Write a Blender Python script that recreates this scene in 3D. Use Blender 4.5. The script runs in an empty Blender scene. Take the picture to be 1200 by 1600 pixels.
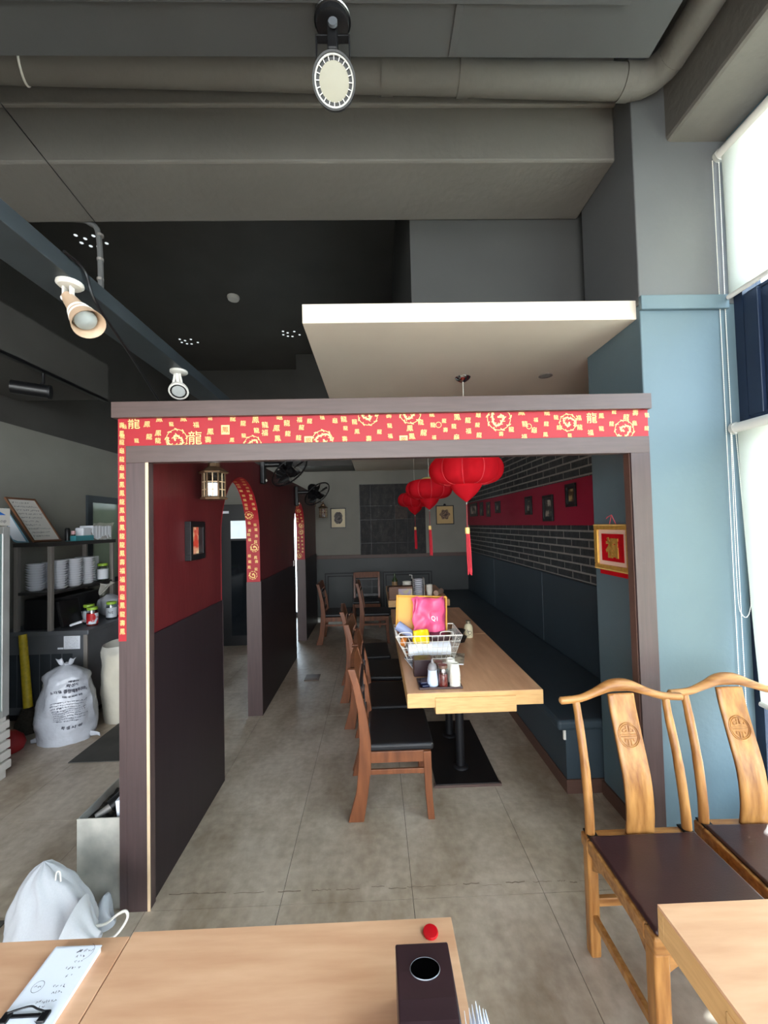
import bpy, bmesh, math, random
from mathutils import Vector, Matrix, noise as mnoise
random.seed(7)
PI = math.pi
scene = bpy.context.scene
COL = scene.collection

# ------------------------------------------------------------------ camera
_f = 630.0
_yaw, _pit, _rol = math.atan(15/_f), math.atan(20/_f), 0.024
_F = Vector((math.sin(_yaw)*math.cos(_pit), math.cos(_yaw)*math.cos(_pit), math.sin(_pit)))
_R0 = Vector((math.cos(_yaw), -math.sin(_yaw), 0)); _U0 = _R0.cross(_F)
_R = _R0*math.cos(_rol) - _U0*math.sin(_rol)
_U = _U0*math.cos(_rol) + _R0*math.sin(_rol)
cam_data = bpy.data.cameras.new('camera'); cam = bpy.data.objects.new('camera', cam_data)
COL.objects.link(cam)
cam_data.sensor_fit = 'VERTICAL'; cam_data.sensor_height = 36.0; cam_data.lens = 36.0*_f/1600.0
cam_data.clip_start = 0.02
cam.matrix_world = Matrix(((_R.x,_U.x,-_F.x,0),(_R.y,_U.y,-_F.y,0),(_R.z,_U.z,-_F.z,1.7),(0,0,0,1)))
scene.camera = cam

# ------------------------------------------------------------------ world, daylight, exposure
SKY = 3.2
world = bpy.data.worlds.new('daylight'); scene.world = world; world.use_nodes = True
_n = world.node_tree; _bg = _n.nodes['Background']
_tc = _n.nodes.new('ShaderNodeTexCoord'); _sx = _n.nodes.new('ShaderNodeSeparateXYZ'); _rp = _n.nodes.new('ShaderNodeValToRGB')
_n.links.new(_tc.outputs['Generated'], _sx.inputs[0]); _n.links.new(_sx.outputs['Z'], _rp.inputs[0]); _n.links.new(_rp.outputs[0], _bg.inputs[0])
_rp.color_ramp.elements[0].position = 0.0; _rp.color_ramp.elements[0].color = (0.97, 0.98, 1.0, 1)
_rp.color_ramp.elements[1].position = 0.7; _rp.color_ramp.elements[1].color = (0.72, 0.86, 1.0, 1)
_bg.inputs[1].default_value = SKY
scene.view_settings.view_transform = 'Standard'; scene.view_settings.look = 'None'
scene.view_settings.exposure = 2.1; scene.view_settings.gamma = 1.0
scene.view_settings.use_curve_mapping = False
scene.cycles.max_bounces = 10; scene.cycles.diffuse_bounces = 6; scene.cycles.transparent_max_bounces = 16
scene.cycles.sample_clamp_indirect = 6.0

sun = bpy.data.lights.new('sun', 'SUN'); sun.energy = 9.0; sun.angle = math.radians(2.0); sun.color = (1.0, 0.95, 0.86)
sun_o = bpy.data.objects.new('sun', sun); COL.objects.link(sun_o)
sun_o.rotation_euler = Vector((-0.66, -0.42, -0.62)).to_track_quat('-Z', 'Y').to_euler()

def window_light(name, loc, rot, sx, sy):           # guides sky sampling through a real opening
    l = bpy.data.lights.new(name, 'AREA'); l.shape = 'RECTANGLE'; l.size = sx; l.size_y = sy
    l.cycles.is_portal = True
    o = bpy.data.objects.new(name, l); o.location = loc; o.rotation_euler = rot; COL.objects.link(o)
window_light('side_window_sky', (2.1, -0.4, 1.9), (0, PI/2, 0), 3.4, 4.6)
window_light('front_window_sky', (-0.8, -3.12, 1.75), (PI/2, 0, 0), 5.2, 3.3)
window_light('rear_door_sky', (-1.78, 7.85, 1.2), (-PI/2, 0, 0), 1.1, 2.3)

# ------------------------------------------------------------------ materials
def lin(c):
    if isinstance(c, str): c = tuple(int(c[i:i+2], 16) for i in (0, 2, 4))
    r = []
    for v in c:
        v = v/255.0
        r.append(v/12.92 if v <= 0.04045 else ((v+0.055)/1.055)**2.4)
    return (r[0], r[1], r[2], 1.0)
MATS = {}
def mat(name, col, rough=0.6, metal=0.0, var=0.12, vscale=6.0, bump=0.0, bscale=80.0, stretch=(1,1,1), col2=None,
        world_co=False, spec=0.5, trans=0.0, emit=0.0, alpha=1.0, ior=1.45, detail=4.0, contrast=(0.3,0.7), sheen=0.0):
    if name in MATS: return MATS[name]
    m = bpy.data.materials.new(name); m.use_nodes = True; MATS[name] = m
    t = m.node_tree; b = t.nodes['Principled BSDF']
    c1 = lin(col)
    if col2 is None: c2 = tuple(min(1, v*(1+var)) for v in c1[:3])+(1,); ca = tuple(v*(1-var) for v in c1[:3])+(1,)
    else: ca, c2 = c1, lin(col2)
    if world_co:
        tc = t.nodes.new('ShaderNodeNewGeometry'); out = tc.outputs['Position']
    else:
        tc = t.nodes.new('ShaderNodeTexCoord'); out = tc.outputs['Object']
    mp = t.nodes.new('ShaderNodeMapping'); mp.inputs['Scale'].default_value = stretch
    t.links.new(out, mp.inputs[0])
    ns = t.nodes.new('ShaderNodeTexNoise'); ns.inputs['Scale'].default_value = vscale; ns.inputs['Detail'].default_value = detail
    t.links.new(mp.outputs[0], ns.inputs['Vector'])
    rp = t.nodes.new('ShaderNodeValToRGB')
    rp.color_ramp.elements[0].position = contrast[0]; rp.color_ramp.elements[1].position = contrast[1]
    rp.color_ramp.elements[0].color = ca; rp.color_ramp.elements[1].color = c2
    t.links.new(ns.outputs[0], rp.inputs[0]); t.links.new(rp.outputs[0], b.inputs['Base Color'])
    b.inputs['Roughness'].default_value = rough; b.inputs['Metallic'].default_value = metal
    b.inputs['Specular IOR Level'].default_value = spec; b.inputs['IOR'].default_value = ior
    b.inputs['Transmission Weight'].default_value = trans; b.inputs['Alpha'].default_value = alpha
    if sheen: b.inputs['Sheen Weight'].default_value = sheen
    if emit:
        t.links.new(rp.outputs[0], b.inputs['Emission Color']); b.inputs['Emission Strength'].default_value = emit
    if bump:
        n2 = t.nodes.new('ShaderNodeTexNoise'); n2.inputs['Scale'].default_value = bscale; n2.inputs['Detail'].default_value = 3
        t.links.new(mp.outputs[0], n2.inputs['Vector'])
        bp = t.nodes.new('ShaderNodeBump'); bp.inputs['Strength'].default_value = bump; bp.inputs['Distance'].default_value = 0.01
        t.links.new(n2.outputs[0], bp.inputs['Height']); t.links.new(bp.outputs[0], b.inputs['Normal'])
    return m
def thin_fabric(name, col, transl=0.6, var=0.04, vscale=200.0):        # lets light through
    m = mat(name, col, rough=0.9, var=var, vscale=vscale, spec=0.1)
    t = m.node_tree; b = t.nodes['Principled BSDF']; o = [n for n in t.nodes if n.type == 'OUTPUT_MATERIAL'][0]
    tr = t.nodes.new('ShaderNodeBsdfTranslucent'); tr.inputs[0].default_value = lin(col)
    mx = t.nodes.new('ShaderNodeMixShader'); mx.inputs[0].default_value = transl
    t.links.new(b.outputs[0], mx.inputs[1]); t.links.new(tr.outputs[0], mx.inputs[2]); t.links.new(mx.outputs[0], o.inputs['Surface'])
    return m
def clear_glass(name, tint, gloss=0.12):
    m = bpy.data.materials.new(name); m.use_nodes = True; MATS[name] = m
    t = m.node_tree; t.nodes.remove(t.nodes['Principled BSDF']); o = [n for n in t.nodes if n.type == 'OUTPUT_MATERIAL'][0]
    a = t.nodes.new('ShaderNodeBsdfTransparent'); a.inputs[0].default_value = lin(tint)
    g = t.nodes.new('ShaderNodeBsdfGlossy'); g.inputs['Roughness'].default_value = 0.05
    mx = t.nodes.new('ShaderNodeMixShader'); mx.inputs[0].default_value = gloss
    t.links.new(a.outputs[0], mx.inputs[1]); t.links.new(g.outputs[0], mx.inputs[2]); t.links.new(mx.outputs[0], o.inputs['Surface'])
    return m

M_floor   = mat('vinyl_floor_tile', (178,164,147), 0.40, col2=(206,193,176), vscale=22, detail=9, bump=0.08, bscale=45, world_co=True, contrast=(0.25,0.75))
# scuffed dirt on the vinyl, with a shape of its own
_t = M_floor.node_tree; _b = _t.nodes['Principled BSDF']; _src = _b.inputs['Base Color'].links[0].from_socket
_g = _t.nodes.new('ShaderNodeNewGeometry'); _mp = _t.nodes.new('ShaderNodeMapping'); _mp.inputs['Scale'].default_value = (1.0, 0.55, 1.0)
_t.links.new(_g.outputs['Position'], _mp.inputs[0])
_nz = _t.nodes.new('ShaderNodeTexNoise'); _nz.inputs['Scale'].default_value = 2.2; _nz.inputs['Detail'].default_value = 7; _nz.inputs['Roughness'].default_value = 0.62
_t.links.new(_mp.outputs[0], _nz.inputs['Vector'])
_cr = _t.nodes.new('ShaderNodeValToRGB'); _cr.color_ramp.elements[0].position = 0.36; _cr.color_ramp.elements[1].position = 0.60
_cr.color_ramp.elements[0].color = (0.58, 0.53, 0.47, 1); _cr.color_ramp.elements[1].color = (1, 1, 1, 1)
_t.links.new(_nz.outputs[0], _cr.inputs[0])
_mx = _t.nodes.new('ShaderNodeMix'); _mx.data_type = 'RGBA'; _mx.blend_type = 'MULTIPLY'; _mx.inputs[0].default_value = 1.0
_t.links.new(_src, _mx.inputs[6]); _t.links.new(_cr.outputs[0], _mx.inputs[7]); _t.links.new(_mx.outputs[2], _b.inputs['Base Color'])
M_joint   = mat('floor_joint', (70,62,54), 0.9, world_co=True)
M_grey    = mat('grey_wall_paint', (136,134,126), 0.75, var=0.05, vscale=3, bump=0.06, bscale=60, world_co=True)
M_beam    = mat('grey_beam_paint', (108,104,98), 0.7, var=0.06, vscale=1.6, bump=0.35, bscale=22, world_co=True)
M_teal    = mat('slate_teal_paint', (88,107,115), 0.5, var=0.05, vscale=2.5, bump=0.10, bscale=40, world_co=True)
M_panelp  = mat('dark_slate_panel_paint', (64,64,63), 0.6, var=0.06, vscale=2, bump=0.05, bscale=60, world_co=True)
M_black   = mat('black_paint', (72,70,67), 0.65, var=0.10, vscale=2, bump=0.05, bscale=40, world_co=True)
M_navy    = mat('dark_wainscot_paint', (64,68,68), 0.5, var=0.06, vscale=3, world_co=True)
M_white   = mat('white_panel_paint', (212,200,184), 0.6, var=0.03, vscale=3, world_co=True)
M_maroon  = mat('maroon_wall_paint', (76,20,24), 0.40, col2=(94,32,34), vscale=5, stretch=(1,1,0.35), detail=7, bump=0.08, bscale=30, world_co=True, contrast=(0.35,0.8))
M_dado    = mat('dark_brown_panel', (34,25,29), 0.45, var=0.15, vscale=4, stretch=(9,9,0.7), world_co=True)
M_portal  = mat('taupe_wood_laminate', (80,65,61), 0.38, var=0.10, vscale=5, stretch=(1.2,8,14), bump=0.05, bscale=40, world_co=True)
M_portalv = mat('taupe_wood_laminate_upright', (72,57,56), 0.38, var=0.12, vscale=5, stretch=(14,8,0.8), bump=0.05, bscale=40, world_co=True)
M_cream   = mat('pale_edge_wood', (214,186,152), 0.55, var=0.08, stretch=(8,8,1))
M_redpap  = mat('red_printed_paper', (150,18,30), 0.5, var=0.06, vscale=10, world_co=True)
M_gold    = mat('gold_print', (236,204,128), 0.5, var=0.08, vscale=20, metal=0.15)
M_brick   = mat('charcoal_brick', (44,47,50), 0.7, col2=(66,69,70), vscale=14, bump=0.5, bscale=60, detail=6, world_co=True)
M_mortar  = mat('grey_mortar', (146,143,138), 0.9, var=0.10, vscale=20, bump=0.3, bscale=90, world_co=True)
M_redband = mat('crimson_wall_band', (158,26,58), 0.6, var=0.05, vscale=3, world_co=True)
M_bench   = mat('slate_bench_vinyl', (56,68,76), 0.45, var=0.06, vscale=4, world_co=True)
M_skirt   = mat('brown_skirting', (92,66,56), 0.5, var=0.1, stretch=(1,8,8))
M_rail    = mat('brown_dado_rail', (86,68,62), 0.5, var=0.1, stretch=(1,8,8))
M_maple   = mat('maple_laminate_top', (198,150,115), 0.38, col2=(220,176,140), vscale=3, stretch=(1.2,9,9), detail=6, contrast=(0.3,0.75))
M_maple2  = mat('maple_laminate_cross', (206,156,118), 0.36, col2=(226,180,142), vscale=3, stretch=(9,1.2,9), detail=6, contrast=(0.3,0.75))
M_maple_e = mat('maple_edge', (200,154,100), 0.45, col2=(216,172,116), vscale=5, stretch=(2,2,16), detail=6)
M_chairw  = mat('chestnut_chair_wood', (98,56,35), 0.36, col2=(130,78,48), vscale=5, stretch=(6,6,0.8), detail=5)
M_elm     = mat('honey_elm_wood', (128,80,38), 0.34, col2=(184,132,74), vscale=6, stretch=(7,7,0.9), detail=7, contrast=(0.3,0.7), bump=0.04, bscale=50)
M_elmh    = mat('honey_elm_wood_cross', (124,78,38), 0.34, col2=(180,130,76), vscale=6, stretch=(1,8,9), detail=7, contrast=(0.3,0.7))
M_leather = mat('black_leatherette', (26,26,29), 0.38, var=0.1, bump=0.12, bscale=220)
M_brownl  = mat('dark_brown_leatherette', (52,32,34), 0.28, var=0.15, vscale=8, bump=0.06, bscale=160)
M_iron    = mat('black_iron', (22,22,25), 0.5, var=0.1, metal=0.2)
M_worn    = mat('worn_black_plate', (16,16,18), 0.45, col2=(34,30,28), vscale=5)
M_blk     = mat('black_plastic', (18,18,20), 0.35, var=0.1)
M_chrome  = mat('chrome', (210,210,212), 0.12, metal=1.0, var=0.02)
M_steel   = mat('brushed_steel', (158,152,146), 0.5, metal=0.5, var=0.1, stretch=(12,12,1))
M_steeld  = mat('dull_steel_sheet', (120,124,130), 0.45, metal=0.6, var=0.08)
M_galv    = mat('weathered_galvanised_sheet', (156,154,146), 0.6, metal=0.05, col2=(188,184,174), vscale=12, detail=8)
M_wplas   = mat('white_plastic', (232,228,220), 0.4, var=0.03)
M_wmetal  = mat('white_enamel', (212,208,200), 0.35, var=0.02)
M_cup     = mat('paper_cup', (240,236,222), 0.6, var=0.02)
M_porc    = mat('white_porcelain', (240,242,248), 0.2, var=0.02)
M_paper   = mat('white_paper', (232,236,244), 0.7, var=0.02)
M_ink     = mat('dark_ink', (44,44,58), 0.7, var=0.1)
M_red     = mat('glossy_red_plastic', (196,16,28), 0.25, var=0.08)
M_green   = mat('lime_lid', (150,190,60), 0.4, var=0.08)
M_tealpl  = mat('teal_plastic', (70,150,160), 0.4, var=0.08)
M_blued   = mat('navy_window_profile', (28,40,62), 0.35, var=0.08)
M_tissue  = mat('espresso_tissue_box', (46,30,34), 0.32, var=0.12)
M_lant    = thin_fabric('red_lantern_silk', (240,40,56), 0.5)
M_blind   = thin_fabric('ivory_blind_fabric', (242,240,230), 0.75)
M_tote    = thin_fabric('white_nonwoven_cloth', (204,207,212), 0.25)
M_film    = mat('milky_plastic_film', (184,188,196), 0.22, var=0.10, vscale=9, alpha=0.90, bump=0.9, bscale=14)
M_film2   = mat('clear_plastic_film', (226,224,214), 0.2, var=0.06, alpha=0.45, bump=0.3, bscale=25)
M_glass   = clear_glass('window_glass', (235,242,246))
M_dglass  = clear_glass('tinted_glass', (60,66,72), 0.25)
M_jar     = clear_glass('jar_glass', (225,232,232), 0.16)
M_goldm   = mat('gilded_frame', (226,178,88), 0.35, metal=0.5, var=0.12, vscale=40)
M_pinkm   = mat('blush_mount', (236,200,180), 0.6, var=0.05)
M_brass   = mat('antique_bronze', (116,92,70), 0.45, metal=0.5, var=0.2, vscale=14)
M_grebl   = mat('cool_lamp_glass', (225,232,236), 0.3, emit=0.25, var=0.02)

# ------------------------------------------------------------------ mesh helpers
class MB:
    def __init__(s): s.v = []; s.f = []; s.mi = []; s.cur = 0
    def add(s, vs, fs):
        o = len(s.v); s.v += [tuple(p) for p in vs]; s.f += [tuple(i+o for i in f) for f in fs]; s.mi += [s.cur]*len(fs); return s
    def box(s, x0, x1, y0, y1, z0, z1):
        v = [(x,y,z) for z in (z0,z1) for y in (y0,y1) for x in (x0,x1)]
        return s.add(v, [(0,2,3,1),(4,5,7,6),(0,1,5,4),(2,6,7,3),(0,4,6,2),(1,3,7,5)])
    def obox(s, c, ax, hs):                                    # oriented box: centre, 3 axes, half sizes
        c = Vector(c); ax = [Vector(a).normalized() for a in ax]
        v = [c + ax[0]*(i*hs[0]) + ax[1]*(j*hs[1]) + ax[2]*(k*hs[2]) for k in (-1,1) for j in (-1,1) for i in (-1,1)]
        return s.add(v, [(0,2,3,1),(4,5,7,6),(0,1,5,4),(2,6,7,3),(0,4,6,2),(1,3,7,5)])
    def prism(s, poly, axis, a, b):                            # polygon in the plane normal to axis, extruded from a to b
        n = len(poly)
        def P(p, t):
            return (t,p[0],p[1]) if axis == 0 else ((p[0],t,p[1]) if axis == 1 else (p[0],p[1],t))
        v = [P(p,a) for p in poly] + [P(p,b) for p in poly]
        f = [tuple(range(n-1,-1,-1)), tuple(range(n,2*n))] + [(i,(i+1)%n,n+(i+1)%n,n+i) for i in range(n)]
        return s.add(v, f)
    def lathe(s, prof, c=(0,0,0), n=20, axis=None, cap=True):  # profile (r, h)
        c = Vector(c)
        if axis is None: X, Y, Z = Vector((1,0,0)), Vector((0,1,0)), Vector((0,0,1))
        else:
            Z = Vector(axis).normalized(); X = Z.orthogonal().normalized(); Y = Z.cross(X)
        v = []
        for r, h in prof:
            for k in range(n):
                a = 2*PI*k/n; v.append(c + X*(r*math.cos(a)) + Y*(r*math.sin(a)) + Z*h)
        f = []
        for i in range(len(prof)-1):
            for k in range(n):
                k2 = (k+1)%n; f.append((i*n+k, i*n+k2, (i+1)*n+k2, (i+1)*n+k))
        if cap:
            if prof[0][0] > 1e-5: f.append(tuple(range(n-1,-1,-1)))
            if prof[-1][0] > 1e-5: f.append(tuple(range((len(prof)-1)*n, len(prof)*n)))
        return s.add(v, f)
    def tube(s, pts, r, n=8, closed=False, cap=True):
        pts = [Vector(p) for p in pts]; m = len(pts); v = []; up = None
        for i, p in enumerate(pts):
            a = pts[(i-1) % m] if (closed or i > 0) else p
            b = pts[(i+1) % m] if (closed or i < m-1) else p
            t = (b-a).normalized()
            if up is None: up = t.orthogonal().normalized()
            up = (up - t*up.dot(t))
            up = up.normalized() if up.length > 1e-6 else t.orthogonal().normalized()
            w = t.cross(up); rr = r[i] if isinstance(r, (list,tuple)) else r
            for k in range(n):
                q = 2*PI*k/n; v.append(p + up*(rr*math.cos(q)) + w*(rr*math.sin(q)))
        f = []
        for i in range(m if closed else m-1):
            j = (i+1) % m
            for k in range(n):
                k2 = (k+1)%n; f.append((i*n+k, i*n+k2, j*n+k2, j*n+k))
        if cap and not closed: f += [tuple(range(n-1,-1,-1)), tuple(range((m-1)*n, m*n))]
        return s.add(v, f)
    def strip(s, rows):                                        # grid of points
        n = len(rows[0]); v = [p for r in rows for p in r]
        f = [(i*n+k, i*n+k+1, (i+1)*n+k+1, (i+1)*n+k) for i in range(len(rows)-1) for k in range(n-1)]
        return s.add(v, f)
    def ribbon(s, pts, w, frame, h=0.0):                       # flat stroke: 2D pts, width w, frame(u,v)->3D
        L = []; n = len(pts)
        for i, p in enumerate(pts):
            a = pts[max(0,i-1)]; b = pts[min(n-1,i+1)]
            dx, dy = b[0]-a[0], b[1]-a[1]; l = math.hypot(dx,dy) or 1
            L.append([frame(p[0]-dy/l*w/2, p[1]+dx/l*w/2), frame(p[0]+dy/l*w/2, p[1]-dx/l*w/2)])
        return s.strip(L)

WM = {}
def new_obj(name, data, parent=None):
    o = bpy.data.objects.new(name, data); COL.objects.link(o)
    if parent is not None: o.parent = parent
    return o
def wmat(o): return WM.get(o, Matrix.Identity(4))
def part(name, mb, m, parent=None, bevel=0.0, smooth=False, solid=0.0, sub=0, local=False, seg=2, ang=40, label=None, kind=None, fix=True):
    me = bpy.data.meshes.new(name)
    vs = mb.v
    if parent is not None and not local:
        inv = wmat(parent).inverted(); vs = [tuple(inv @ Vector(p)) for p in vs]
    me.from_pydata(vs, [], mb.f); me.update()
    if fix:
        bm = bmesh.new(); bm.from_mesh(me); bmesh.ops.recalc_face_normals(bm, faces=bm.faces); bm.to_mesh(me); bm.free()
    ms = m if isinstance(m, (list, tuple)) else [m]
    for q in ms: me.materials.append(q)
    if len(ms) > 1:
        for p, i in zip(me.polygons, mb.mi): p.material_index = i
    if smooth:
        for p in me.polygons: p.use_smooth = True
        me.set_sharp_from_angle(angle=math.radians(ang))
    o = new_obj(name, me, parent)
    WM[o] = wmat(parent).copy() if parent is not None else Matrix.Identity(4)
    if solid:
        q = o.modifiers.new('thickness', 'SOLIDIFY'); q.thickness = solid; q.offset = 0
    if bevel:
        q = o.modifiers.new('edge', 'BEVEL'); q.width = bevel; q.segments = seg; q.limit_method = 'ANGLE'; q.angle_limit = math.radians(35)
    if sub:
        q = o.modifiers.new('round', 'SUBSURF'); q.levels = sub; q.render_levels = sub
    if label: o['label'] = label
    if kind: o['kind'] = kind
    return o
def tag(o, label, cat, group=None, kind=None):
    o['label'] = label; o['category'] = cat
    if group: o['group'] = group
    if kind: o['kind'] = kind
    return o
def thing(name, label, cat, loc=(0,0,0), rz=0.0, group=None):
    o = new_obj(name, None); o.empty_display_size = 0.05
    o.location = loc; o.rotation_euler = (0,0,rz)
    WM[o] = Matrix.Translation(Vector(loc)) @ Matrix.Rotation(rz, 4, 'Z')
    return tag(o, label, cat, group)
def struct(name, mb, m, label=None, **k):
    o = part(name, mb, m, **k); o['kind'] = 'structure'
    if label: o['label'] = label
    return o
KIDS = {}
def copy_thing(src, loc, rz=0.0, label=None, group=None, scale=None):
    def rec(o, par):
        c = o.copy(); COL.objects.link(c); c.parent = par
        for ch in o.children: rec(ch, c)
        return c
    r = rec(src, None); r.location = loc; r.rotation_euler = (0,0,rz)
    if scale: r.scale = scale
    if label: r['label'] = label
    if group: r['group'] = group
    WM[r] = Matrix.Translation(Vector(loc)) @ Matrix.Rotation(rz, 4, 'Z')
    return r

# printed lettering: flat glyph outlines from the built-in font
_GL = {}
def glyph(body, bold=0.0):
    if (body, bold) in _GL: return _GL[(body, bold)]
    cu = bpy.data.curves.new('glyph', 'FONT'); cu.body = body; cu.resolution_u = 2; cu.offset = bold
    ob = bpy.data.objects.new('glyph', cu); COL.objects.link(ob)
    dg = bpy.context.evaluated_depsgraph_get(); dg.update()
    me = bpy.data.meshes.new_from_object(ob.evaluated_get(dg))
    v = [(p.co.x, p.co.y) for p in me.vertices]; f = [tuple(p.vertices) for p in me.polygons]
    bpy.data.objects.remove(ob); bpy.data.curves.remove(cu); bpy.data.meshes.remove(me)
    if v:
        x0, x1 = min(p[0] for p in v), max(p[0] for p in v); y0, y1 = min(p[1] for p in v), max(p[1] for p in v)
    else: x0 = y0 = 0; x1 = y1 = 1
    _GL[(body, bold)] = (v, f, x0, y0, max(x1-x0,1e-6), max(y1-y0,1e-6)); return _GL[(body, bold)]
def put_text(mb, body, u, v, h, frame, w=None, ang=0.0, slant=0.0, bold=0.0):   # centred at (u,v), height h
    vs, fs, x0, y0, ww, hh = glyph(body, bold); s = h/hh; sx = s if w is None else w/ww
    ca, sa = math.cos(ang), math.sin(ang); out = []
    for x, y in vs:
        a = (x-x0-ww/2)*sx; b = (y-y0-hh/2)*s; a += slant*b
        out.append(frame(u + a*ca - b*sa, v + a*sa + b*ca))
    mb.add(out, fs)
def ring2d(mb, u, v, r, w, frame, n=28, a0=0.0, a1=2*PI):
    mb.ribbon([(u+r*math.cos(a0+(a1-a0)*k/n), v+r*math.sin(a0+(a1-a0)*k/n)) for k in range(n+1)], w, frame)
def scribble(mb, u0, u1, v, h, frame, w, rnd):
    x = u0
    while x < u1:
        n = rnd.randint(3,5); cw = h*rnd.uniform(0.5,1.0)
        mb.ribbon([(x+cw*rnd.random(), v+h*(rnd.random()-0.5)) for _ in range(n)], w, frame)
        x += cw*rnd.uniform(1.0,1.5)

# ================================================================== THE SETTING
XB, YB, XL = 1.80, 7.65, -3.45           # booth wall, back wall, left wall
ZC = 4.7
# floor: joint bed plus every vinyl tile
fl = struct('floor', MB().box(XL-0.2, 2.1, -3.2, YB+0.2, -0.12, -0.003), M_joint, label='grey beige vinyl tile floor with scuffed dark joints')
_tile = None
T = 0.6
for i in range(-6, 4):
    for j in range(-8, 11):
        x0, y0 = 0.135 + i*T, 1.882 + j*T
        xa, xb, ya, yb = max(x0, XL), min(x0+T, 1.9), max(y0, -3.0), min(y0+T, YB)
        if xb-xa < 0.03 or yb-ya < 0.03: continue
        full = abs(xb-xa-T) < 1e-6 and abs(yb-ya-T) < 1e-6
        if full and _tile:
            o = bpy.data.objects.new('floor_tile', _tile); COL.objects.link(o); o.parent = fl; o.location = (x0, y0, 0)
        else:
            g = 0.0013
            o = part('floor_tile', MB().box(g, xb-xa-g, g, yb-ya-g, -0.006, 0.0), M_floor, fl, local=True); o.location = (xa, ya, 0)
            if full: _tile = o.data
_sc = MB(); _rn = random.Random(6); _x = -1.0
while _x < 1.2:
    _L = _rn.uniform(0.03, 0.16); _n = 6; _yy = 1.945-0.012*_x+_rn.uniform(-.006,.006)
    _sc.ribbon([(_x+_L*q/_n, _yy+_rn.uniform(-.003,.003)) for q in range(_n+1)], _rn.uniform(0.0015,0.006), lambda u, v: (u, v, 0.0006)); _x += _L*_rn.uniform(0.8,1.5)
part('scuff_marks', _sc, mat('dark_scuff', (132,118,103), 0.8, var=0.3, vscale=40, world_co=True), fl, kind='stuff', fix=False)
struct('ceiling', MB().box(XL-0.2, 2.1, -3.2, YB+0.2, ZC, ZC+0.15), M_black, label='high black painted ceiling')
# left wall, grey below, black above
WL = 2.745
wl = struct('wall_left', MB().box(XL-0.15, XL, -3.2, 4.93, 0, WL).box(XL-0.15, XL, 5.55, YB, 0, WL).box(XL-0.15, XL, 4.93, 5.55, 0, 1.08)
            .box(XL-0.15, XL, 4.93, 5.55, 2.10, WL), M_grey, label='grey green painted side wall behind the steel shelf')
struct('wall_left_upper', MB().box(XL-0.15, XL, -3.2, YB, WL, ZC), M_black)
struct('wall_left_soffit', MB().box(XL, -2.6, -3.0, 4.0, 3.0, 3.34), M_black, label='black soffit box along the ceiling edge')
# window onto the kitchen in the left wall
w2 = struct('window_2', MB().box(XL-0.03, XL+0.03, 4.90, 4.98, 1.04, 2.14).box(XL-0.03, XL+0.03, 5.50, 5.58, 1.04, 2.14)
            .box(XL-0.03, XL+0.03, 4.98, 5.50, 2.06, 2.14).box(XL-0.03, XL+0.03, 4.98, 5.50, 1.04, 1.10), mat('dark_frame_paint', (52,60,64), 0.5), label='serving window with dark frame and pale green pane')
part('pane', MB().box(XL-0.012, XL-0.004, 4.975, 5.505, 1.095, 2.065), mat('frosted_green_pane', (164,182,160), 0.25, var=0.08, vscale=3), w2)
# back wall with a glazed rear door opening
DX0, DX1, DZ = -2.32, -1.24, 2.32
struct('wall_back', MB().box(XL-0.2, DX0, YB, YB+0.16, 0, ZC).box(DX0, DX1, YB, YB+0.16, DZ, ZC).box(DX1, 2.0, YB, YB+0.16, 0, ZC), M_grey, label='grey back wall of the dining booth')
struct('wall_back_upper', MB().box(XL, XB, YB-0.02, YB, 2.84, ZC), M_black, label='black painted upper part of the back wall')
wa = struct('wall_back_wainscot', MB().box(DX1+0.06, XB, YB-0.012, YB, 0, 1.08), M_navy, label='dark slate lower half of the back wall')
struct('trim_2', MB().box(DX1+0.06, XB, YB-0.03, YB, 1.08, 1.15), M_rail, label='brown wooden dado rail across the back wall', bevel=0.004)
for x0, x1 in ((-0.96,-0.375),(0.13,1.06)):
    for k in (0, 0.05):
        m = MB(); a, b, c, d = x0+k, x1-k, 0.10+k, 0.815-k
        m.box(a,b,YB-0.026,YB-0.012,d-0.020,d).box(a,b,YB-0.026,YB-0.012,c,c+0.020).box(a,a+0.020,YB-0.026,YB-0.012,c+0.02,d-0.02).box(b-0.020,b,YB-0.026,YB-0.012,c+0.02,d-0.02)
        part('panel_moulding', m, M_iron, wa)
struct('wall_back_bulkhead', MB().box(-1.30, -0.36, 6.95, YB, 2.74, ZC), M_black, label='black bulkhead above the back wall')
d1 = struct('door_1', MB().box(DX0, DX0+0.07, YB+0.02, YB+0.09, 0, DZ).box(DX1-0.07, DX1, YB+0.02, YB+0.09, 0, DZ).box(DX0+0.07, DX1-0.07, YB+0.02, YB+0.09, DZ-0.08, DZ)
       .box(DX0+0.07, DX1-0.07, YB+0.02, YB+0.09, 0, 0.10).box(DX0+0.07, DX1-0.07, YB+0.02, YB+0.09, 2.02, 2.06), M_blk, label='glazed rear door letting in bright daylight')
part('pane', MB().box(DX0+0.07, DX1-0.07, YB+0.05, YB+0.056, 0.10, 2.02), M_glass, d1)
part('pane', MB().box(DX0+0.07, DX1-0.07, YB+0.05, YB+0.056, 2.06, DZ-0.08), M_glass, d1)

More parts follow.
